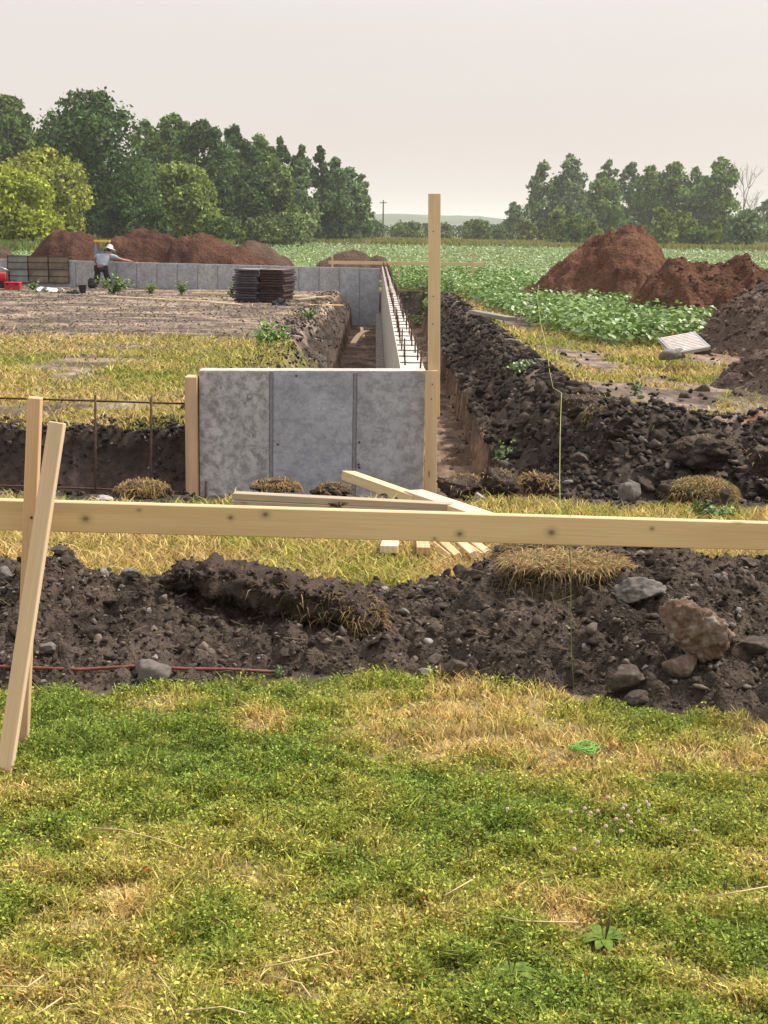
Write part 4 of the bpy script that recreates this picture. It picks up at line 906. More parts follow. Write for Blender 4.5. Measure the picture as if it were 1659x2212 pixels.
for i in range(18):
    a = r_.uniform(1130, 1700); c = r_.uniform(800, 1075); q = G(a, c, -0.05); zz = float(tz(q.x, q.y)); s = r_.uniform(16, 42)
    if q.y < 8.6: continue
    o = rock('dark clod-like stone on the bank of the near trench at right', 800, 800, q.y, s, s*0.7, 'rock_dark', 700+i, 'dark stones on the right trench bank', 3); o.location = (q.x, q.y, zz+0.01)
# ------------------------------------------------------------------ trees
def crownprof(kind, t):
    t = np.asarray(t, float)
    if kind == 'cone': return np.clip((1-t)**0.75*(0.35+1.0*np.minimum(1, t*5)), 0.04, 1)
    if kind == 'oval': return np.clip(np.sin(np.pi*np.clip(t*0.90+0.10, 0, 1))**0.6, 0.08, 1)
    if kind == 'round': return np.clip(np.sqrt(np.clip(1-(1.75*t-0.75)**2, 0.02, 1)), 0.1, 1)
    if kind == 'poplar': return np.clip(np.sin(np.pi*np.clip(t*0.86+0.14, 0, 1))**0.8, 0.06, 1)
    return np.clip(np.sin(np.pi*np.clip(t*0.8+0.2, 0, 1))**0.5, 0.1, 1)
def tree(name, label, px, top, wpx, base, Y, kind, c1, c2, nl=5200, lobes=46, leaf=0.034, sparse=0.0, cat='tree', group=None, low=0.06, seed=None, trunk=True):
    g = float(tz(P(px, base, Y).x, Y)); b0 = P(px, base, Y); H = P(px, top, Y).z-g; W = wpx/F*Y/2
    rn = np.random.default_rng(seed if seed is not None else int(px*7+top))
    t = thing(name, label, cat, (b0.x, Y, g), 0, group)
    V = []; lobes = int(lobes*1.3)
    tt = rn.random(lobes)**1.1*(1-low)+low; tt[:8] = [0.86, 0.95, 0.8, 0.98, 0.92, 0.9, 0.84, 0.97]; an = rn.random(lobes)*2*math.pi
    pr = crownprof(kind, tt)*W; rad = pr*np.sqrt(rn.random(lobes))*0.92
    lr = np.clip(W*(0.27+0.2*rn.random(lobes)), 0, None)*(0.45+0.6*crownprof(kind, tt)); 
    if kind in ('poplar', 'cone'): lr *= 0.9
    lr = lr*(1-0.45*ss(0.62, 0.95, tt))
    rad = np.minimum(rad, np.maximum(pr-lr*0.55, 0)); 
    cx = rad*np.cos(an); cy = rad*np.sin(an); cz = np.minimum(tt*H, H-lr*0.75)
    wt = lr**2; wt /= wt.sum(); li = rn.choice(lobes, nl, p=wt)
    d = rn.normal(size=(nl, 3)); d /= np.linalg.norm(d, axis=1, keepdims=True); d[:, 2] = np.where((d[:, 2] < -0.35) & (rn.random(nl) < 0.7), -d[:, 2], d[:, 2])
    bl = 1+0.16*np.array([mn.noise(Vector(q*2.3)+Vector((float(k)*3.1,0,0))) for q, k in zip(d, li)]) if nl < 9000 else 1
    r = (lr[li]*(0.62+0.5*rn.random(nl)**0.6)*(bl))[:, None]
    Pn = np.stack([cx, cy, cz], -1)[li]+d*r*np.array([1, 1, 0.86])
    strag = rn.random(nl) < 0.10+sparse*0.15; Pn[strag] += d[strag]*lr[li][strag][:, None]*(0.15+0.45*rn.random((strag.sum(),1)))*np.array([0.8,0.8,1.3])
    N = d*0.9+rn.normal(size=(nl, 3))*0.75
    lb = (0.8+0.55*rn.random(lobes))*(1.5 if 'bush' != cat else 1.25); cc = np.array(c1)*(1-rn.random((nl, 1)))+np.array(c2)*rn.random((nl, 1)); cc = cc*lb[li][:, None]*(0.7+0.6*rn.random((nl, 1)))
    s_ = leaf*H*(0.55+0.8*rn.random(nl)); Pn[:, 2] = np.maximum(Pn[:, 2], 0.1)
    N = N/np.linalg.norm(N, axis=1, keepdims=True)
    a = rn.normal(size=(nl, 3)); a -= (a*N).sum(1, keepdims=True)*N; a /= np.linalg.norm(a, axis=1, keepdims=True); bb = np.cross(N, a); L = s_[:, None]
    VV = np.stack([Pn-a*L*0.5, Pn+bb*L*0.36, Pn+a*L*0.55+N*L*0.15, Pn-bb*L*0.33], 1).reshape(-1, 3); o = np.arange(nl)*4
    link('crown', mesh_np('crown', VV, np.concatenate([np.stack([o, o+1, o+2], -1), np.stack([o, o+2, o+3], -1)]), np.repeat(cc, 4, 0)), M['leaf'], t)
    if trunk:
        V, q, tr = [], [], []
        def add(pts, rd, n=7):
            v_, q_, t_ = tube_vf(pts, rd, n); off = len(V); V.extend(v_); q.extend([tuple(i+off for i in f) for f in q_]); tr.extend([tuple(i+off for i in f) for f in t_])
        tr0 = max(0.06, H*0.016); lean = rn.uniform(-0.03, 0.03)*H
        add([(0,0,-0.1), (lean*0.3, 0, H*0.3), (lean, 0, H*0.62), (lean*1.2, 0.1, H*0.86)], [tr0*1.25, tr0, tr0*0.55, tr0*0.15])
        for k in rn.choice(lobes, min(lobes, 12), replace=False):
            z0 = max(0.12*H, cz[k]-0.6*rad[k]-0.1*H); add([(lean*z0/H, 0, z0), (cx[k]*0.55, cy[k]*0.55, (z0+cz[k])/2+0.04*H), (cx[k], cy[k], cz[k])], [tr0*0.45, tr0*0.28, tr0*0.08], 5)
        link('trunk', mesh_np('trunk', V, [np.array(q), np.array(tr)], smooth=True), M['bark'], t)
    return t
DK = ((0.030,0.058,0.019), (0.062,0.102,0.029)); MD = ((0.055,0.095,0.022), (0.115,0.165,0.038)); LT = ((0.088,0.128,0.028), (0.175,0.212,0.045)); YL = ((0.165,0.205,0.03), (0.33,0.355,0.055)); GB = ((0.062,0.10,0.042), (0.12,0.165,0.066))
low_ = 0.0
GL = 'trees of the left-hand wood'; GR = 'trees of the right-hand wood'
LL = [
 ('tall feathery dark tree at the upper left corner of the wood', 20,208,150,505,190,'oval',MD,0.1,46),
 ('olive tree between the corner tree and the biggest dark tree', 98,285,95,505,180,'oval',LT,0,40),
 ('biggest dark green maple, tallest of the left-hand wood', 205,198,225,500,150,'mapl',DK,0,90),
 ('thin twiggy grey-green tree just right of the biggest dark maple', 318,262,85,500,205,'oval',GB,0.5,34),
 ('tall broad tree behind the light round tree', 378,248,130,500,200,'oval',MD,0.2,50),
 ('dark rounded treetop, second right of the biggest maple', 440,262,125,500,190,'oval',DK,0,50),
 ('mid-height dark tree above the small conical one', 505,275,115,500,195,'oval',DK,0,50),
 ('full dark tree in the middle of the left-hand wood', 560,292,105,500,200,'oval',MD,0,46),
 ('narrow tree top with a notch beside it, middle of the wood', 604,300,60,500,210,'poplar',DK,0.2,34),
 ('slim poplar-like tree, third from the right end of the wood', 650,315,66,500,215,'poplar',GB,0.2,36),
 ('slender pointed dark tree, tallest near the right end of the wood', 690,316,52,500,218,'poplar',DK,0.3,34),
 ('bluish dark tree near the right end of the wood', 722,342,64,502,225,'oval',GB,0.2,36),
 ('low dark tree next to the last of the left-hand wood', 752,362,60,503,232,'oval',GB,0.2,36),
 ('last loose tree at the right end of the left-hand wood', 780,378,46,504,240,'oval',GB,0.6,26),
 ('light green round-crowned tree before the dark wood', 380,356,165,500,165,'round',LT,0,60),
 ('small conical dark tree right of the light round tree', 478,362,66,500,172,'cone',DK,0,36),
 ('bushy dark tree filling the gap in front of the wood', 535,372,95,500,178,'oval',DK,0,44),
 ('tree with a yellowish right side in the middle of the wood', 596,352,86,500,180,'oval',((0.05,0.08,0.025),(0.12,0.15,0.04)),0,44),
 ('low grey-green bushy tree under the slim poplars', 645,400,80,502,205,'oval',GB,0,36),
 ('low dark bushy tree under the right end of the wood', 705,412,85,503,215,'oval',DK,0,36),
 ('small dark spruce-like tree in the shade of the biggest maple', 262,410,90,500,140,'cone',DK,0,40),
 ('yellow-green tree between the leftmost one and the big maple', 95,322,150,512,135,'round',((0.12,0.15,0.03),(0.28,0.29,0.055)),0,60),
 ('bright yellow-green tree at the left picture edge, in front', 52,374,140,512,118,'round',YL,0,60),
 ('bright yellow-green tree cut by the left picture edge', -35,345,150,512,126,'round',YL,0,60),
]
for (lb, px, top, wp, bs, Y, kd, cc_, spz, lo) in LL:
    wp *= 1.13; px_h = (500-top)*wp; nl = int(np.clip(px_h*0.55*(1-0.4*spz), 3000, 26000))
    tree('broadleaf_tree', lb, px, top, wp, bs, Y, kd, cc_[0], cc_[1], nl, lo, leaf=10.0*Y/F/((500-top)/F*Y+2), sparse=spz, group=GL, low=0.0)
RR = [
 ('small dark tree standing apart at the left end of the right-hand wood', 1108,437,44,512,330,'oval',GB,0.2,26),
 ('airy tree at the left end of the right-hand wood', 1170,350,72,515,310,'oval',GB,0.6,40),
 ('tallest feathery tree of the right-hand wood', 1225,335,88,515,312,'oval',GB,0.55,44),
 ('paler loose tree in front of the tallest right-hand one', 1240,400,74,516,290,'oval',((0.07,0.10,0.045),(0.11,0.15,0.07)),0.3,40),
 ('twiggy treetop rising behind the middle of the right-hand wood', 1310,346,64,515,330,'oval',GB,0.8,30),
 ('dark dense tree right of the paler loose one', 1298,384,92,516,300,'oval',MD,0.2,46),
 ('twiggy tree third from the middle of the right-hand wood', 1358,352,72,516,318,'oval',GB,0.6,38),
 ('dark tree behind the yellow-green bush', 1400,360,84,516,310,'oval',MD,0.35,42),
 ('broad airy tree right of the middle in the right-hand wood', 1450,350,86,516,305,'oval',MD,0.45,44),
 ('tree in the right half of the right-hand wood, square topped', 1500,362,74,517,308,'oval',GB,0.4,40),
 ('tall dark tree at the right end of the right-hand wood', 1550,340,92,518,300,'oval',MD,0.45,46),
 ('hazy tree at the right picture edge', 1655,432,60,520,380,'oval',GB,0.3,30),
 ('small round orchard-like tree with a clear trunk at the right', 1612,455,86,528,225,'round',GB,0.2,34),
]
for (lb, px, top, wp, bs, Y, kd, cc_, spz, lo) in RR:
    nl = int(np.clip((515-top)*wp*0.5*(1-0.4*spz), 1800, 8000))
    tree('broadleaf_tree', lb, px, top, wp, bs, Y, kd, cc_[0], cc_[1], nl, lo, leaf=9.0*Y/F/((515-top)/F*Y+2), sparse=spz, group=GR, low=0.28 if 'orchard' in lb else 0.05)
BB = [
 ('yellow-green bush left of the highest soil mound', 1207,452,58,516,235,LT), ('dark bush beside the yellow-green one, left of the highest mound', 1243,466,44,518,228,MD), ('pale bush right behind the top of the highest mound', 1278,476,40,516,232,LT),
 ('big yellow-green bush right of the highest soil mound', 1422,450,70,522,215,((0.10,0.14,0.03),(0.17,0.2,0.05))), ('lighter yellow bush behind the big yellow-green one', 1472,458,60,520,235,LT), ('small upright yellow-green bush in the right meadow', 1545,480,30,520,222,LT), ('low dull bush between the yellow bushes', 1508,492,60,522,228,MD),
 ('low dark shrub at the far left end of the distant hedge', 800,478,60,508,300,GB), ('low shrub left of the tall post, in the distant hedge', 880,482,70,510,320,MD), ('dark shrub right behind the tall post in the distant hedge', 945,484,70,510,330,GB), ('rounded shrub right of the tall post in the distant hedge', 1030,476,64,512,310,MD), ('small shrub between hedge and the lone dark tree', 1075,488,46,513,315,GB),
 ('pale shrub at the foot of the right-hand wood', 1135,476,44,515,300,LT), ('tall pale willow-like shrub in front of the left-hand wood', 630,460,105,512,160,((0.10,0.14,0.05),(0.16,0.2,0.08))), ('pale weedy shrub left of the willow-like one', 560,468,80,510,158,((0.09,0.13,0.045),(0.14,0.18,0.07))), ('green undergrowth bush before the light round tree', 480,470,85,508,156,MD), ('low bush at the right foot of the left-hand wood', 760,476,70,508,240,MD), ('low bush left of the utility pole', 715,484,60,508,225,LT),
 ('dark low bush under the biggest maple', 330,440,70,504,140,DK)]
for (lb, px, top, wp, bs, Y, cc_) in BB:
    tree('bush', lb, px, top, wp, bs, Y, 'round', cc_[0], cc_[1], 1300, 22, leaf=8*Y/F/((bs-top)/F*Y+1), sparse=0.2, cat='bush', group='bushes along the field edge', low=0.1, trunk=True)
# far hedge and distant wood
n = 14000; X = RNG.uniform(-60, 190, n); Y = 390+RNG.uniform(-14, 14, n); hh = 3.6*(0.35+0.9*fbm(X*0.09, Y*0, 111, 3))
Pn = np.stack([X, Y, tz(X, Y)+hh*RNG.random(n)**0.7], -1); N = RNG.normal(size=(n, 3))+np.array([0,-0.3,0.5]); c = np.array([[0.055,0.08,0.035]])*(0.6+0.8*RNG.random((n, 1)))
diamonds(Pn, N, 0.55+0.5*RNG.random(n), 0.5, c, M['leaf'], 'hedgerow', 'low distant hedgerow of mixed bushes across the far side of the field', 'hedgerow')
# bare tree
t = thing('bare_tree', 'leafless pale grey tree behind the right end of the right-hand wood', 'tree', (P(1608,520,330).x, 330, -0.2))
V, q, tr = [], [], []
rb = random.Random(3)
def br(p, d, L, r, dep):
    pts = [p]; 
    for i in range(3): d = (d+Vector((rb.uniform(-.18,.18), rb.uniform(-.18,.18), 0.05))).normalized(); pts.append(pts[-1]+d*L/3)
    v_, q_, t_ = tube_vf(pts, [r, r*.85, r*.7, r*.5], 5); off = len(V); V.extend(v_); q.extend([tuple(i+off for i in f) for f in q_]); tr.extend([tuple(i+off for i in f) for f in t_])
    if dep:
        for k in range(4 if dep > 2 else 3):
            s_ = pts[rb.choice((1,2,3,3))]; br(s_, (d+Vector((rb.uniform(-.8,.8), rb.uniform(-.8,.8), rb.uniform(-.05,.5)))).normalized(), L*0.62, r*0.55, dep-1)
br(Vector((0,0,0)), Vector((0.02,0,1)), 8.0, 0.26, 4)
M['bare'] = plain('bare_wood', (0.30,0.25,0.23), 0.9)
link('trunk', mesh_np('trunk', V, [np.array(q), np.array(tr)]), M['bare'], t)
# utility pole
up_ = thing('utility_pole', 'thin wooden utility pole far off at the right end of the left-hand wood', 'utility pole', (P(827,505,330).x, 330, -0.2))
tube('pole', [(up_.location.x, 330, -0.4), (up_.location.x, 330, P(827,432,330).z)], [0.19, 0.13], M['bark'], up_)
beam('crossarm', Vector((up_.location.x-0.8, 329.85, P(827,438,330).z)), Vector((up_.location.x+0.8, 329.85, P(827,438,330).z)), 0.14, 0.16, M['bark'], up_)
# hills
hx = np.linspace(-1500, 1500, 260); hy = np.linspace(0, 1, 12); HX, HYt = np.meshgrid(hx, hy); HY = 1500+HYt*500
crest = 26*(0.4+1.0*fbm(hx*0.0035+2, hx*0, 121, 3))*1.0+3.0*fbm(hx*0.06, hx*0, 122, 3)-6
crest = crest*0.95+1
HZ = np.sin(np.clip(HYt*1.6, 0, 1)*math.pi/2)[:, :]*np.broadcast_to(crest, HX.shape)+1.2*fbm(HX*0.2, HY*0.2, 123, 3)-1
I = np.arange(HX.size).reshape(HX.shape); Q = np.stack([I[:-1,:-1], I[:-1,1:], I[1:,1:], I[1:,:-1]], -1).reshape(-1, 4)
M['hill'] = plain('hill', (0.06,0.085,0.045), 1.0, 0.4, 0.02)
tag(link('hills', mesh_np('hills', np.stack([HX, HY, HZ], -1).reshape(-1, 3), Q), M['hill']), kind='structure')

# ------------------------------------------------------------------ things by the far wall
# stacked steel-framed forms
M['form_red'] = plain('form_rust', (0.055,0.028,0.026), 0.75, 0.5, 5); M['form_grey'] = plain('form_grey', (0.07,0.064,0.066), 0.7, 0.4, 5); M['ply'] = plain('ply', (0.17,0.14,0.10), 0.8, 0.5, 2.5); M['ply_grey'] = plain('ply_grey', (0.20,0.21,0.20), 0.8, 0.4, 2.5)
def make_form(name, label, cat, group, wdt=0.61, lng=1.22, th=0.046, cols=('form_grey','ply_grey')):
    t = thing(name, label, cat, (0,0,0), 0, group)
    bm = bmesh.new(); f = 0.05
    for s_ in (-1, 1):
        box_bm(bm, 0.012, lng, th, (s_*(wdt/2-0.006), 0, th/2)); box_bm(bm, wdt-0.026, 0.012, th, (0, s_*(lng/2-0.006), th/2))
    for yy in (-lng/4, 0, lng/4): box_bm(bm, wdt-0.026, 0.02, th*0.7, (0, yy, th*0.35))
    for s_ in (-1, 1): box_bm(bm, wdt*0.8, 0.01, 0.012, (0, s_*(lng/2+0.001), th*0.5))
    bm_obj('frame', bm, M[cols[0]], t)
    bm = bmesh.new(); box_bm(bm, wdt-0.03, lng-0.03, 0.012, (0, 0, th-0.009)); bm_obj('plywood_face', bm, M[cols[1]], t); return t
FY = 36.6; rz = math.radians(-11); gz_ = float(tz(P(570,650,FY).x, FY))
lv = ['lowest','second','third','fourth','fifth','sixth','seventh','eighth','ninth','tenth','eleventh','twelfth','topmost']
def ordn(k): return lv[k] if k == 0 else (lv[k]+' from the bottom' if k < 12 else 'topmost')
for side, pxs, cset, nm in ((0, 542, ('form_grey','ply_grey'), 'left'), (1, 597, ('form_red','ply'), 'right')):
    proto = make_form('concrete_form', 'x', 'concrete form', 'concrete forms stacked by the far wall', cols=cset)
    for k in range(13):
        if k == 0: o = proto
        else:
            o = proto.copy(); COL.objects.link(o)
            for ch in proto.children: c_ = ch.copy(); COL.objects.link(c_); c_.parent = o
        q = P(pxs, 600, FY)
        o.location = (q.x+random.uniform(-.04,.04)-(0.03 if k < 7 else 0), FY+random.uniform(-.06,.06)+0.6, gz_+0.03+k*0.0605); o.rotation_euler = (0, 0, rz+random.uniform(-.02,.02))
        o['label'] = '%s form in the %s stack of forms at the far wall' % (ordn(k), nm)
# upright rusty forms on the far wall
for i, (pa_, lb) in enumerate(((16,'left'), (60,'middle'), (104,'right'))):
    t = make_form('wall_form', '%s of the three rusty framed forms standing against the far wall' % lb, 'concrete form', 'rusty forms against the far wall', 0.618, 0.80, 0.07, ('form_red', ['ply_grey','ply','ply'][i]))
    x0 = P(pa_,600,FAR_Y-0.1).x+0.31; zb = float(P(pa_+22,610.5+0.5*i,FAR_Y-0.1).z)
    t.rotation_euler = (math.radians(90), 0, 0); t.location = (x0, FAR_Y-0.015, zb+0.40)
    for ch in t.children:
        if ch.name.startswith('plywood'): ch.location = (0, 0, -0.035)
# red machine and tool box
M['red'] = plain('red_paint', (0.45,0.025,0.03), 0.45, 0.15, 10, 0.05); M['black'] = plain('black_plastic', (0.018,0.018,0.02), 0.6, 0.3, 10); M['white'] = plain('white_sheet', (0.75,0.74,0.72), 0.8, 0.06, 8); M['alu'] = plain('aluminium', (0.45,0.46,0.48), 0.4, 0.15, 10, 0.05, 0.7)
YM = 42.6; gm_ = float(tz(P(10,610,YM).x, YM))
t = thing('generator', 'red portable machine with black frame at the left picture edge', 'generator', (P(2,610,YM).x, YM, gm_))
bm = bmesh.new(); box_bm(bm, 0.34, 0.3, 0.26, (0,0,0.34), 0.04); bm_obj('fuel_tank', bm, M['red'], t, True)
bm = bmesh.new(); box_bm(bm, 0.30, 0.28, 0.18, (0,0,0.12), 0.02); bm_obj('engine', bm, M['black'], t)
for s_ in (-1, 1): tube('frame_bar', [t.location+Vector((s_*0.21,-0.16,0)), t.location+Vector((s_*0.21,-0.16,0.52)), t.location+Vector((s_*0.21,0.16,0.52)), t.location+Vector((s_*0.21,0.16,0))], 0.016, M['black'], t, 6, False)
tube('carry_handle', [t.location+Vector((-0.21,0,0.53)), t.location+Vector((0,0,0.62)), t.location+Vector((0.21,0,0.53))], 0.018, M['alu'], t, 6)
t = thing('tool_box', 'red tool box with black lid latches beside the rusty forms', 'tool box', (P(28,612,YM-0.3).x, YM-0.3, gm_))
bm = bmesh.new(); box_bm(bm, 0.44, 0.26, 0.17, (0,0,0.085), 0.015); bm_obj('box_body', bm, M['red'], t)
bm = bmesh.new(); box_bm(bm, 0.46, 0.28, 0.045, (0,0,0.196), 0.015); bm_obj('lid', bm, M['red'], t)
for s_ in (-0.13, 0.13):
    bm = bmesh.new(); box_bm(bm, 0.04, 0.02, 0.07, (s_,-0.145,0.165), 0.004); bm_obj('latch', bm, M['black'], t)
tube('handle', [t.location+Vector((-0.09,0,0.22)), t.location+Vector((-0.08,0,0.27)), t.location+Vector((0.08,0,0.27)), t.location+Vector((0.09,0,0.22))], 0.012, M['black'], t, 6)
def sheet(label, px, py, Y, s, seed):
    q = P(px, py, Y); bm = bmesh.new(); bmesh.ops.create_grid(bm, x_segments=12, y_segments=8, size=0.5)
    for v in bm.verts: v.co = Vector((v.co.x*s, v.co.y*s*0.7, 0.28*s*max(0, mn.noise(Vector((v.co.x*3+seed, v.co.y*3, 0)))+0.25)))
    bmesh.ops.solidify(bm, geom=bm.faces[:], thickness=0.006)
    o = bm_obj('crumpled_sheet', bm, M['white']); o.location = (q.x, Y, float(tz(q.x, Y))+0.02); return tag(o, label, 'plastic sheet')
sheet('crumpled white plastic sheet left of the black bucket', 97, 616, 41.0, 0.5, 1.0); sheet('second crumpled white sheet, nearer the black bucket', 119, 617, 41.0, 0.45, 7.0)
q = P(178,612,40.6); gg = float(tz(q.x, 40.6))
t = thing('bucket', 'small black bucket standing on the bare soil before the worker', 'bucket', (q.x, 40.6, gg))
V, qf, tf = tube_vf([(0,0,0), (0,0,0.20), (0,0,0.22)], [0.085, 0.11, 0.118], 16, False); V2, q2, t2 = tube_vf([(0,0,0.22), (0,0,0.02)], [0.106, 0.078], 16, False); off = len(V)
link('bucket_body', mesh_np('bucket_body', V+V2, [np.array(qf), np.array([tuple(i+off for i in f) for f in q2])], smooth=True), M['black'], t)
tube('bail', [t.location+Vector((math.cos(a)*0.11, -0.03, 0.21-math.sin(a)*0.10)) for a in np.linspace(0, math.pi, 9)], 0.004, M['dark_steel'], t, 5)
q = P(158,616,40.2); bm = bmesh.new(); box_bm(bm, 0.36, 0.2, 0.07, (0,0,0.035), 0.025); box_bm(bm, 0.12, 0.12, 0.05, (0.05,0,0.08), 0.02); o = bm_obj('tool_bag', bm, M['black']); o.location = (q.x, 40.2, float(tz(q.x, 40.2))); tag(o, 'flat black tool bag lying left of the black bucket', 'tool bag')
# step ladder behind the worker
M['blue'] = plain('blue_paint', (0.10,0.25,0.42), 0.5, 0.2, 10); M['yellow'] = plain('yellow_paint', (0.75,0.42,0.04), 0.5, 0.15, 10)
lx = P(206,560,FAR_Y+0.75).x; rx_ = P(236,560,FAR_Y+0.75).x; zt_ = P(220,523,FAR_Y+0.6).z
t = thing('step_ladder', 'blue and yellow step ladder rising behind the worker at the far wall', 'ladder', ((lx+rx_)/2, FAR_Y+0.75, -0.4))
for x_ in (lx, rx_):
    beam('rail', (x_, FAR_Y+0.45, -0.4), (x_+0.02*(1 if x_ < 0 else -1), FAR_Y+0.72, zt_), 0.03, 0.05, M['blue'], t)
    beam('rail', (x_, FAR_Y+1.25, -0.4), (x_, FAR_Y+0.82, zt_), 0.03, 0.04, M['blue'], t)
for k in range(1, 5):
    f = k/5; beam('step', (lx+0.02, FAR_Y+0.45+0.27*f, -0.4+(zt_+0.4)*f), (rx_-0.02, FAR_Y+0.45+0.27*f, -0.4+(zt_+0.4)*f), 0.07, 0.022, M['blue'], t)
beam('top_cap', (lx-0.03, FAR_Y+0.77, zt_+0.03), (rx_+0.03, FAR_Y+0.77, zt_+0.03), 0.16, 0.06, M['yellow'], t)
# debris boards around
def debris(label, a, b_, w_, t_, mat, dz=0.03):
    Ya = a[2]; p0 = P(a[0], a[1], Ya); p1 = P(b_[0], b_[1], b_[2]); p0.z = float(tz(p0.x, p0.y))+dz+(a[3] if len(a) > 3 else 0); p1.z = float(tz(p1.x, p1.y))+dz+(b_[3] if len(b_) > 3 else 0)
    return tag(beam('scrap_board', p0, p1, w_, t_, M[mat]), label, 'board', 'scrap boards lying near the far wall')
debris('long thin pale board lying on the bare soil in front of the stacked forms', (215,640,38.0), (505,650,35.5), 0.10, 0.035, 'pine_pale')
debris('short pale board right of that long thin one', (455,652,35.4), (520,655,34.5), 0.12, 0.03, 'pine_pale')
debris('pale board against the foot of the far wall right of the worker', (285,619,42.3), (375,622,42.3), 0.09, 0.03, 'pine_pale')
debris('yellow-brown board left of the stacked forms at the far wall', (415,626,41), (508,628,41), 0.10, 0.05, 'pine')
debris('grey plank lying at the foot of the rusty forms', (45,612,43.2), (150,614,43.2), 0.10, 0.04, 'pine_grey')
debris('pale board flat on the ground right behind the stacked forms', (630,628,40), (695,634,38.5), 0.2, 0.05, 'pine_pale')
debris('grey-white board second behind the stacked forms', (640,636,38), (710,632,39), 0.16, 0.04, 'pine_grey')
debris('weathered board leaning up over the left trench bank', (665,655,33.5), (738,622,35.5,0.38), 0.11, 0.03, 'pine_dirty', 0.05)
debris('short plank beside the black rags at the stacked forms', (622,652,35.0), (670,652,34.8), 0.08, 0.03, 'pine_grey')
q = P(606,652,35.0); bm = bmesh.new(); bmesh.ops.create_icosphere(bm, subdivisions=3, radius=1)
for v in bm.verts: d_ = 1+0.5*mn.fractal(v.co*2.3, 1, 2, 4); v.co = Vector((v.co.x*0.19*d_, v.co.y*0.16*d_, max(0, v.co.z)*0.16*d_))
o = bm_obj('crumpled_tarp', bm, M['black']); o.location = (q.x, 35.0, float(tz(q.x, 35.0))); tag(o, 'crumpled black tarp heap in front of the stacked forms', 'tarp')
# boards down in the left trench
tag(beam('bent_board', P(763,742,30.0), P(795,715,32.5), 0.12, 0.03, M['pine'], warp=0.05), 'curved light board lying on the floor of the left trench', 'board')
tag(beam('short_board', P(781,708,33.5), P(785,728,32.5), 0.07, 0.03, M['pine_pale']), 'small pale board end standing in the left trench', 'board')
# far batter board
t = thing('batter_board', 'distant pine batter board behind the far right corner of the foundation', 'batter board', P(862,600,47))
za = P(710,567,47); zb = P(1045,571,48.5); beam('crosspiece', za, zb, 0.038, 0.10, M['pine'], t)
for pxx, ty, Yb in ((718,553,46.95), (862,549,47.6), (1022,545,48.35)):
    a_ = P(pxx, ty, Yb-0.045); beam('stake', Vector((a_.x, a_.y, -0.4)), a_, 0.06, 0.06, M['pine'], t, upv=(0,1,0))
M['weathered'] = woodmat('weathered', (0.20,0.18,0.165), (0.12,0.10,0.09), 0.8)
# grey plank on the right bank and small wooden box
tag(beam('grey_plank', G(1022,676,0.0)+Vector((0,0,0.02)), G(1106,694,0.0)+Vector((0,0,0.04)), 0.2, 0.07, M['weathered']), 'weathered grey plank lying on the right trench bank', 'plank')
q = G(1150,684,-0.05); t = thing('small_box', 'small brown wooden box with a white front post among the crop plants', 'box', q)
bm = bmesh.new(); rr_ = Matrix.Rotation(0.5, 4, 'Z'); box_bm(bm, 0.20, 0.22, 0.20, (0.06,0.02,0.12), 0.004, rr_); bm_obj('box_body', bm, M['form_red'], t)
bm = bmesh.new(); box_bm(bm, 0.30, 0.30, 0.02, (0.07,0.02,0.24), 0.003, Matrix.Rotation(0.35, 4, 'Y') @ rr_); bm_obj('slanted_roof', bm, M['rust'], t)
bm = bmesh.new(); box_bm(bm, 0.075, 0.03, 0.23, (-0.06,-0.13,0.115), 0.003); bm_obj('white_post', bm, M['white'], t)
# ribbed pale panel on the right
qa = P(1432,765,17.6); 
t = thing('ribbed_panel', 'tilted pale ribbed metal panel resting on stone blocks at the foot of the grey mound', 'panel', (P(1476,760,17.7).x, 17.7, float(tz(P(1476,760,17.7).x, 17.7))))
c_ = P(1477,742,17.7)-t.location; rot = Matrix.Rotation(0.16, 4, 'Z') @ Matrix.Rotation(math.radians(-10), 4, 'Y') @ Matrix.Rotation(math.radians(17), 4, 'X') @ Matrix.Scale(0.86, 4)
M['panel_white'] = plain('panel_paint', (0.60,0.54,0.50), 0.6, 0.2, 15); M['panel_rib'] = plain('panel_rib', (0.28,0.19,0.16), 0.7, 0.3, 15)
bm = bmesh.new(); box_bm(bm, 0.50, 0.56, 0.02, c_, 0.004, rot); bm_obj('backing', bm, M['panel_rib'], t)
for k in range(11):
    bm = bmesh.new(); box_bm(bm, 0.49, 0.030, 0.022, Vector(c_)+(rot @ Vector((0,-0.255+k*0.051,0.016))), 0.004, rot); bm_obj('rib', bm, M['panel_white'], t)
bm = bmesh.new()
for s_ in (-1, 1): box_bm(bm, 0.025, 0.58, 0.05, Vector(c_)+(rot @ Vector((s_*0.262,0,0))), 0.004, rot)
box_bm(bm, 0.50, 0.02, 0.05, Vector(c_)+(rot @ Vector((0,-0.292,0))), 0.004, rot)
bm_obj('rim', bm, M['alu'], t)
rock('grey block propping up the pale ribbed panel, lower one', 1452, 765, 17.5, 60, 26, 'rock_grey', 521, cuts=6); rock('dark block under the right end of the pale ribbed panel', 1515, 752, 17.8, 46, 30, 'rock_dark', 522, cuts=6)
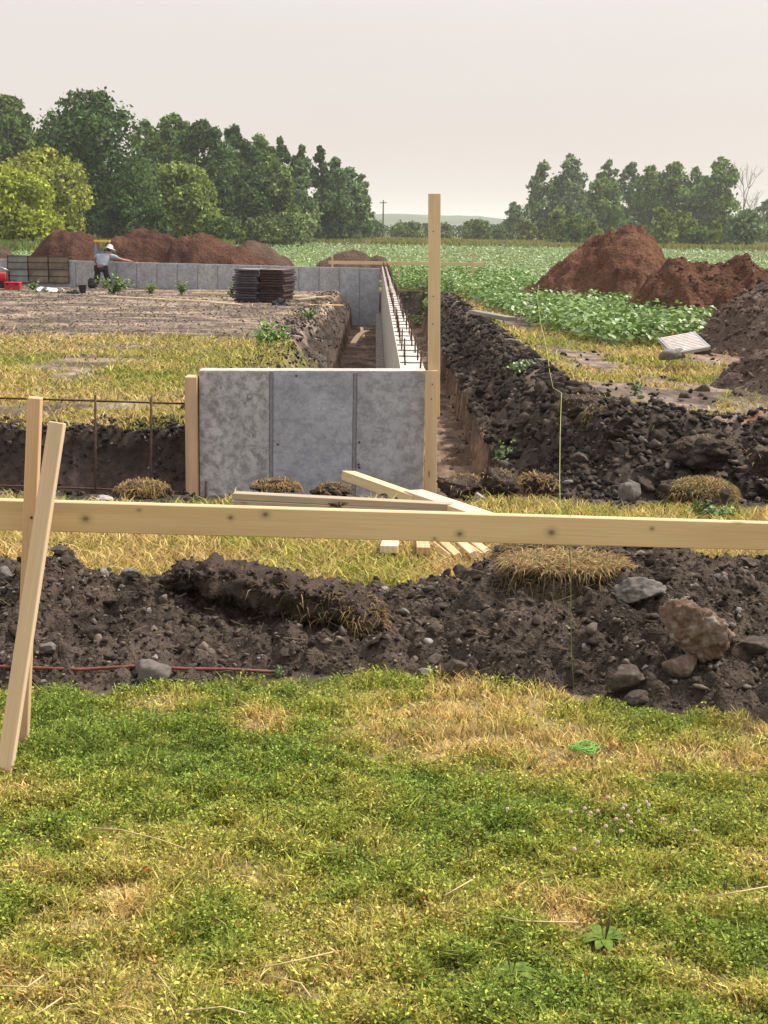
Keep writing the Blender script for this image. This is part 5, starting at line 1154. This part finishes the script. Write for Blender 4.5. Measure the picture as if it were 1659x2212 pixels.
# dried corn stalks
t = thing('dried_stalks', 'dried orange-tan corn stalks sticking out of the crop plants before the red mound', 'plant', G(1462,676,-0.1))
for i, (a, c, a2, c2) in enumerate(((1478,676,1462,648),(1480,676,1478,652),(1470,678,1450,664),(1462,678,1445,660),(1425,678,1416,662),(1484,672,1470,655))):
    Yk = t.location.y; m_ = P((a+a2)/2+3, (c+c2)/2-4, Yk); tube('stalk', [P(a,c,Yk), m_, P(a2,c2,Yk)], [0.02,0.026,0.004], M['straw_stalk'] if 'straw_stalk' in M else M.setdefault('straw_stalk', plain('straw_stalk', (0.50,0.27,0.11), 0.8, 0.3, 10)), t, 5)

# weeds ---------------------------------------------------------------------------
def weed(label, px, py, Y, wpx, hpx, c1, c2, n, L, seed=0, group=None, sit=True):
    q = P(px, py, Y); 
    if sit: q.z = float(tz(q.x, Y))
    t = thing('weed', label, 'weed', q, 0, group); W = wpx/F*Y/2; H = hpx/F*Y; rn = np.random.default_rng(seed+9)
    ns = 7; V, qq, tt = [], [], []; tips = []
    for k in range(ns):
        a = rn.uniform(0, 6.28); r = rn.uniform(0.2, 1)*W; h = H*rn.uniform(0.5, 1.0); m_ = Vector((r*math.cos(a)*.5, r*math.sin(a)*.5, h*0.6)); e = Vector((r*math.cos(a), r*math.sin(a), h)); tips += [(m_, e)]
        v_, q_, t_ = tube_vf([(0,0,-0.02), m_, e], [0.006*Y/12, 0.005*Y/12, 0.002], 5); off = len(V); V += v_; qq += [tuple(i+off for i in f) for f in q_]; tt += [tuple(i+off for i in f) for f in t_]
    link('stems', mesh_np('stems', V, [np.array(qq), np.array(tt)]), M['stem'] , t)
    k = rn.integers(0, ns, n); f = rn.random(n)[:, None]; A = np.array([tips[i][0][:] for i in k]); B = np.array([tips[i][1][:] for i in k]); Pn = A*(1-f)*rn.uniform(0.4,1,(n,1))+B*f+rn.normal(size=(n, 3))*L*0.6; Pn[:, 2] = np.maximum(Pn[:, 2], 0.01)
    c = np.array(c1)*(1-rn.random((n, 1)))+np.array(c2)*rn.random((n, 1))
    o = diamonds(Pn, rn.normal(size=(n, 3))*0.5+np.array([0,-0.2,0.8]), L*(0.6+0.7*rn.random(n)), L*0.6, c, M['crop'], 'leaves', None, None, None, t, 0.1); return t
M['stem'] = plain('stem', (0.10,0.14,0.04), 0.8)
W1 = ((0.10,0.17,0.04), (0.18,0.26,0.07)); GW = 'weeds on the building plot'
weed('tall leafy weed in front of the kneeling worker', 243, 620, 40.5, 82, 38, *W1, 260, 0.11, 1, GW)
weed('small weed at the foot of the wall right of the worker', 325, 622, 41, 34, 20, *W1, 90, 0.09, 2, GW)
weed('bushy weed at the far wall in the third panel right of the worker', 392, 624, 40.5, 36, 28, *W1, 120, 0.09, 3, GW)
weed('small weed left of the stacked forms at the far wall', 500, 628, 40, 34, 24, *W1, 90, 0.09, 4, GW)
weed('small weed at the foot of the rusty forms', 72, 612, 42.5, 34, 16, *W1, 70, 0.09, 5, GW)
weed('bright green broad-leaved weed beside the left trench bank', 588, 728, 20.5, 72, 34, (0.10,0.2,0.03), (0.2,0.32,0.06), 130, 0.085, 6, GW)
weed('small bright weed above the broad-leaved one by the left trench', 575, 690, 24, 40, 22, (0.12,0.22,0.04), (0.22,0.34,0.07), 50, 0.08, 7, GW)
weed('little weed on top of the left trench bank behind the forms', 668, 668, 27, 40, 26, *W1, 90, 0.06, 8, GW)
weed('leggy weed just behind the near wall top', 637, 806, 14.2, 60, 40, *W1, 90, 0.05, 9, GW)
weed('green tuft on the right trench bank crest', 1132, 768, 17, 56, 26, *W1, 150, 0.06, 10, GW)
weed('upright green weed on the right trench slope', 1092, 850, 13.6, 44, 34, *W1, 120, 0.05, 11, GW)
weed('small green weed on the worn grass at right', 1373, 815, 14.6, 24, 24, *W1, 80, 0.045, 12, GW)
weed('green weed under the shaggy round sod clump', 1545, 1112, 8.1, 100, 24, (0.05,0.12,0.03), (0.10,0.2,0.04), 150, 0.045, 13, GW)
weed('yellow flowered weed beside the reddish rod end', 602, 1455, 5.0, 26, 24, *W1, 60, 0.012, 14, 'weeds on the foreground lawn')
# plantain rosettes in the lawn
def plantain(label, px, py, wpx, spikes, seed):
    q = G(px, py, 0.0); q.z = float(tz(q.x, q.y)); rn = random.Random(seed); R = wpx/F*q.y/2
    t = thing('plantain', label, 'weed', q, 0, 'plantain rosettes in the lawn'); 
    for k in range(9):
        a = k*0.698+rn.uniform(-.2,.2); L = R*rn.uniform(0.5,0.95); wd = L*0.42; a += rn.uniform(-.3,.3); V = []; 
        ts = np.linspace(0, 1, 7)
        for s_ in ts:
            w_ = wd*math.sin(math.pi*min(1, s_*0.88+0.06))**0.8*0.5; z = 0.018+L*(0.42*s_-0.38*s_*s_); x = L*s_
            for e in (-1, 0, 1): V.append((x*math.cos(a)-e*w_*math.sin(a), x*math.sin(a)+e*w_*math.cos(a), z-0.002+(0.22*w_ if e else 0)))
        Q_ = [(i*3+j, i*3+j+1, i*3+j+4, i*3+j+3) for i in range(6) for j in (0, 1)]
        link('leaf', mesh_np('leaf', V, np.array(Q_), smooth=True), M['plantain'], t)
    for k in range(spikes):
        a = rn.uniform(0, 6.28); h = rn.uniform(0.05, 0.09); e = Vector((0.012*math.cos(a), 0.012*math.sin(a), h)); b0_ = q+Vector((0,0,0.0)); tube('flower_spike', [b0_, b0_+e*0.45, b0_+e*0.6, b0_+e], [0.0009,0.0009,0.0021,0.0012], M['spike'], t, 5)
M['plantain'] = plain('plantain_leaf', (0.10,0.15,0.02), 0.7, 0.5, 60, 0.1, 0, 0.15); M['spike'] = plain('spike', (0.10,0.08,0.03), 0.9)
plantain('plantain rosette with upright spikes left of the middle of the lawn', 576, 1800, 70, 4, 1); plantain('glossy plantain rosette near the lower edge, right of the middle', 1105, 2110, 130, 2, 2); plantain('wide plantain rosette with four spikes, lower right of the lawn', 1305, 2040, 150, 5, 3)
plantain('small plantain rosette at the right picture edge of the lawn', 1565, 1952, 90, 2, 4); plantain('plantain rosette between the dry patch and the clover flowers', 1075, 1765, 80, 3, 5); plantain('pale plantain rosette at the lower middle of the lawn', 905, 2065, 80, 1, 6); plantain('plantain rosette beside the clump of clover flowers, left', 1015, 1875, 70, 2, 7)
# clover flowers
M['pinkfl'] = plain('clover_flower', (0.66,0.45,0.42), 0.8, 0.3, 300)
bm = bmesh.new(); bmesh.ops.create_icosphere(bm, subdivisions=2, radius=0.0052)
for v in bm.verts: v.co *= 1+0.25*mn.noise(v.co*600)
fme = bpy.data.meshes.new('clover_head'); bm.to_mesh(fme); bm.free(); fme.materials.append(M['pinkfl'])
V, q_, t_ = tube_vf([(0,0,0), (0.003,0,0.022), (0.001,0,0.045)], 0.0009, 5); sme = mesh_np('flower_stem', V, [np.array(q_), np.array(t_)]); sme.materials.append(M['stem'])
for i, (a, c) in enumerate(((1312,1728),(1275,1762),(1290,1758),(1345,1752),(1355,1768),(1395,1738),(1400,1745),(1362,1782),(1308,1790),(1340,1800),(1232,1760),(1252,1800),(1430,1775),(1458,1786),(1262,1752),(1378,1758),(1240,1838),(1500,1800),(1095,1752),(1330,1775),(1350,1745),(1290,1822))):
    q = G(a, c, 0.045); q.z = float(tz(q.x, q.y)); t = thing('clover_flower', 'pale pink clover flower head in the right part of the lawn', 'flower', q, 0, 'clover flowers in the lawn')
    o = link('flower_stem', sme, None, t); o = link('flower_head', fme, None, t); o.location = (0.001,0,0.047)
# bright green string bundle
M['neon'] = plain('neon_string', (0.20,0.45,0.09), 0.7, 0.3)
q = G(1262,1628,0.02); t = thing('string_bundle', 'tangle of bright green string lying on the dry patch of the lawn', 'string', q)
rn = random.Random(4)
for k in range(7):
    pts = []; a0 = rn.uniform(0, 6.28)
    for s_ in range(26):
        a = a0+s_*0.42; r = 0.030+0.012*math.sin(s_*0.9+k); pts.append(q+Vector((r*1.15*math.cos(a)+rn.uniform(-.003,.003), r*0.9*math.sin(a)+rn.uniform(-.003,.003), 0.008+0.018*abs(math.sin(s_*0.37+k))+rn.uniform(0,.004))))
    tube('string_loop', pts, 0.0012, M['neon'], t, 5)
# straws on the lawn
M['straw'] = plain('straw', (0.52,0.40,0.20), 0.8, 0.2, 50)
for i, (pl, lb) in enumerate((([(195,1788),(260,1797),(340,1812),(400,1838)], 'long pale straw lying on the lawn at left'), ([(572,2095),(640,2075),(720,2062)], 'pale straw bundle in the lower left of the lawn'), ([(960,1935),(1020,1905)], 'bent straw in the middle of the lawn'), ([(0,2135),(60,2132),(95,2112)], 'bent straw at the lower left picture edge'), ([(60,2205),(135,2160)], 'short straw at the lower left corner'), ([(1080,1985),(1130,1990),(1250,1998)], 'straw lying beside the small bare hole in the lawn'), ([(590,2110),(650,2130),(672,2155)], 'curved straw at the lower left, below the pale bundle'), ([(400,2190),(480,2175),(530,2195)], 'curled straw at the bottom edge of the lawn'), ([(1530,1938),(1659,1920)], 'thin straw at the right picture edge'), ([(340,2110),(382,2160)], 'thin straw right of the curl in the lower left'))):
    tag(tube('straw', [G(a, c, 0.045)+Vector((0,0,0.006*((k+i)%2))) for k, (a, c) in enumerate(pl)], 0.0019, M['straw'], None, 5), lb, 'straw')

# ------------------------------------------------------------------ worker
def skin(name, verts, edges, radii, mat, parent, root=0, sub=2):
    iv = parent_inv(parent); me = bpy.data.meshes.new(name); me.from_pydata([iv @ Vector(v) for v in verts], edges, []); o = link(name, me, mat, parent)
    bpy.context.view_layer.update()
    o.modifiers.new('skin', 'SKIN'); sv = me.skin_vertices[0] if len(me.skin_vertices) else None
    if sv is None: me.skin_vertices_create() if hasattr(me, 'skin_vertices_create') else None; sv = me.skin_vertices[0]
    for i, r in enumerate(radii): sv.data[i].radius = (r, r) if not hasattr(r, '__len__') else r; sv.data[i].use_root = (i == root)
    m_ = o.modifiers.new('sub', 'SUBSURF'); m_.levels = sub; m_.render_levels = sub; o.modifiers['skin'].use_smooth_shade = True; return o
M['skin'] = plain('skin', (0.42,0.21,0.14), 0.6, 0.1, 30, 0.05); M['shirt'] = plain('shirt', (0.30,0.32,0.38), 0.9, 0.12, 12); M['trousers'] = plain('trousers', (0.035,0.03,0.03), 0.9, 0.3, 12); M['hat'] = plain('hat', (0.62,0.60,0.55), 0.9, 0.08, 20); M['boot'] = plain('boot', (0.05,0.035,0.025), 0.7, 0.2, 20)
WY = 44.45
def wp(px, py, dy=0.0): return P(px, py, WY+dy)
gk = float(tz(P(215,610,WY-0.1).x, WY-0.1))
wk = thing('person', 'worker in grey t-shirt and pale sun hat kneeling at the far wall, reaching along it', 'person', (wp(218,600).x, WY, gk))
pel = wp(219,578,-0.12); wst = wp(221,572,-0.08); chs = wp(226,555,0.02); nck = wp(234,549,0.10); hd = wp(236,541,0.14)
shR = wp(245,554,0.06); elR = wp(263,561,0.22); wrR = wp(279,563.5,0.42); shL = wp(213,553,0.02); elL = wp(204,557,0.22); wrL = wp(206,566,0.42)
hpR = wp(226,581,-0.10); hpL = wp(212,581,-0.10); knR = Vector((wp(231,600).x, WY+0.25, gk+0.07)); knL = Vector((wp(206,600).x, WY+0.22, gk+0.07)); ftR = Vector((knR.x-0.02, WY-0.18, gk+0.06)); ftL = Vector((knL.x, WY-0.22, gk+0.06))
knR = Vector((hpR.x+0.10, WY+0.18, gk+0.10)); knL = Vector((hpL.x-0.12, WY+0.15, gk+0.10))
Vb = [pel, wst, chs, nck, hd, shR, elR, wrR, shL, elL, wrL, hpR, knR, ftR, hpL, knL, ftL]
Eb = [(0,1),(1,2),(2,3),(3,4),(2,5),(5,6),(6,7),(2,8),(8,9),(9,10),(0,11),(11,12),(12,13),(0,14),(14,15),(15,16)]
Rb = [0.10,0.10,0.12,0.05,0.078,0.058,0.042,0.028,0.058,0.042,0.028,0.085,0.055,0.035,0.085,0.055,0.035]
def hand(wr, dirv, sgn):
    global Vb, Eb, Rb
    dirv = dirv.normalized(); sd = dirv.cross(Vector((0,0,1))).normalized()*sgn; i0 = Vb.index(wr) ; palm = wr+dirv*0.07; Vb.append(palm); Eb.append((i0, len(Vb)-1)); Rb.append(0.024); pi_ = len(Vb)-1
    for k, (o_, L) in enumerate(((-0.028,0.062),(-0.010,0.075),(0.009,0.070),(0.027,0.055))):
        a = palm+sd*o_+dirv*0.025; b_ = a+dirv*L*0.5+Vector((0,0,0.004)); c_ = b_+dirv*L*0.45-Vector((0,0,0.018))
        n0 = len(Vb); Vb += [a, b_, c_]; Eb += [(pi_, n0), (n0, n0+1), (n0+1, n0+2)]; Rb += [0.010, 0.0088, 0.0075]
    a = wr+dirv*0.035-sd*0.036; b_ = a+dirv*0.035-sd*0.018-Vector((0,0,0.006)); n0 = len(Vb); Vb += [a, b_]; Eb += [(i0, n0), (n0, n0+1)]; Rb += [0.011, 0.009]
hand(wrR, wrR-elR, 1); hand(wrL, Vector((0.1,1,0.0)), -1)
skin('body', Vb, Eb, Rb, M['skin'], wk)
# face, ears
fd = Vector((0.55,0.75,-0.32)).normalized(); fs = fd.cross(Vector((0,0,1))).normalized(); fu = fs.cross(fd)
bm = bmesh.new(); bmesh.ops.create_icosphere(bm, subdivisions=3, radius=1)
for v in bm.verts:
    x, y, z = v.co; q = hd+fs*(x*0.074)+fd*(y*0.092)+fu*(z*0.112)
    nose = max(0, 1-((x/0.22)**2+((z+0.08)/0.28)**2)) if y > 0 else 0; eye = max(0, 1-(((abs(x)-0.38)/0.2)**2+((z-0.12)/0.16)**2)) if y > 0 else 0; mouth = max(0, 1-((x/0.4)**2+((z+0.5)/0.1)**2)) if y > 0 else 0
    v.co = q+fd*(0.024*nose-0.010*eye-0.006*mouth)
for s_ in (-1, 1):
    bmesh.ops.create_icosphere(bm, subdivisions=2, radius=1, matrix=Matrix.Translation(hd+fs*s_*0.076-fd*0.005) @ Matrix.Diagonal((0.014,0.022,0.032,1)))
bm_obj('head', bm, M['skin'], wk, True, True)
bm = bmesh.new(); bmesh.ops.create_icosphere(bm, subdivisions=3, radius=1)
for v in list(bm.verts):
    x, y, z = v.co; v.co = hd-fd*0.018+fu*0.02+fs*(x*0.080)+fd*(y*0.088)+fu*(max(z,-0.75)*0.108)
bm_obj('hair', bm, plain('hair', (0.06,0.04,0.03), 0.9), wk, True, True)
# sun hat
V = []; R_ = [(0.0,0.135),(0.05,0.13),(0.085,0.105),(0.098,0.05),(0.102,0.02),(0.165,0.0),(0.185,-0.012),(0.183,-0.018),(0.16,-0.008),(0.10,0.005)]; ns = 28
for r, z in R_:
    for k in range(ns):
        a = 2*math.pi*k/ns; zz = z+0.012*math.sin(3*a)*(r > 0.15); V.append(tuple(hd+fu*0.045+fs*(r*math.cos(a))+fd*(r*math.sin(a))+fu*zz-Vector(wk.location)))
Q_ = [(i*ns+k, i*ns+(k+1)%ns, (i+1)*ns+(k+1)%ns, (i+1)*ns+k) for i in range(len(R_)-1) for k in range(ns)]
link('sun_hat', mesh_np('sun_hat', V, np.array(Q_), smooth=True), M['hat'], wk)
# shirt, trousers, boots, tool belt
midR = shR.lerp(elR, 0.55); midL = shL.lerp(elL, 0.55)
skin('shirt', [pel+Vector((0,0,0.0)), (wst+chs)/2, chs, nck-Vector((0,0.02,0.03)), shR, midR, shL, midL], [(0,1),(1,2),(2,3),(2,4),(4,5),(2,6),(6,7)], [0.15,0.15,0.155,0.065,0.078,0.066,0.078,0.066], M['shirt'], wk, 1)
skin('trousers', [pel+Vector((0,0,0.03)), hpR, knR, ftR+(knR-ftR)*0.2, hpL, knL, ftL+(knL-ftL)*0.2, pel], [(7,0),(7,1),(1,2),(2,3),(7,4),(4,5),(5,6)], [0.14,0.105,0.075,0.055,0.105,0.075,0.055,0.135], M['trousers'], wk, 7)
for f_ in (ftR, ftL):
    bm = bmesh.new(); box_bm(bm, 0.095, 0.11, 0.26, (f_.x, f_.y-0.06, f_.z+0.06), 0.03, Matrix.Rotation(0.5, 4, 'X')); bm_obj('boot', bm, M['boot'], wk, True, True)
for s_, a in ((-1, 0.0), (1, 0.0)):
    bm = bmesh.new(); q = pel+Vector((s_*0.16,-0.03,-0.02)); box_bm(bm, 0.09, 0.16, 0.19, q, 0.02); bm_obj('tool_pouch', bm, M['black'], wk, False, True)
bp_ = wp(198,590,-0.25); bm = bmesh.new(); box_bm(bm, 0.2, 0.16, 0.30, (0,0,0.15), 0.05); box_bm(bm, 0.12, 0.05, 0.14, (0.02,-0.1,0.10), 0.02); o = bm_obj('backpack', bm, M['black'], None, True); o.location = (bp_.x, WY-0.3, gk); tag(o, 'black bag standing beside the kneeling worker at the far wall', 'bag')

# small pieces sit under the part they belong to
bpy.context.view_layer.update()
def under(child, par):
    mw = child.matrix_world.copy(); child.parent = par; child.matrix_parent_inverse = par.matrix_world.inverted(); child.matrix_basis = mw
kids = lambda t, n: [c for c in t.children if c.name.split('.')[0] == n]
for c in kids(post, 'nail_head'): under(c, kids(post, 'lower_board' if (c.matrix_world @ Vector(c.data.vertices[0].co)).z < 0.45 else 'upper_board')[0])
for c in kids(bbd, 'nail_head'): under(c, kids(bbd, 'leaning_stake')[0])
for c in kids(bbd, 'pencil_mark'): under(c, kids(bbd, 'crosspiece')[0])
for tb in [o for o in scene.objects if o.name == 'tool_box']:
    for n_ in ('latch', 'handle'):
        for c in kids(tb, n_): under(c, kids(tb, 'lid')[0])

# ------------------------------------------------------------------ haze
bm = bmesh.new(); box_bm(bm, 7000, 5600, 60+2, (0, 2400, 29)); m, nt, o_ = newmat('haze'); pv = nt.nodes.new('ShaderNodeVolumePrincipled'); pv.inputs['Color'].default_value = (0.93,0.93,0.95,1); pv.inputs['Density'].default_value = 0.00026; pv.inputs['Anisotropy'].default_value = 0.2
nt.links.new(pv.outputs[0], o_.inputs['Volume']); tag(bm_obj('haze', bm, m), kind='stuff')
scene.cycles.volume_bounces = 1; scene.cycles.max_bounces = 7
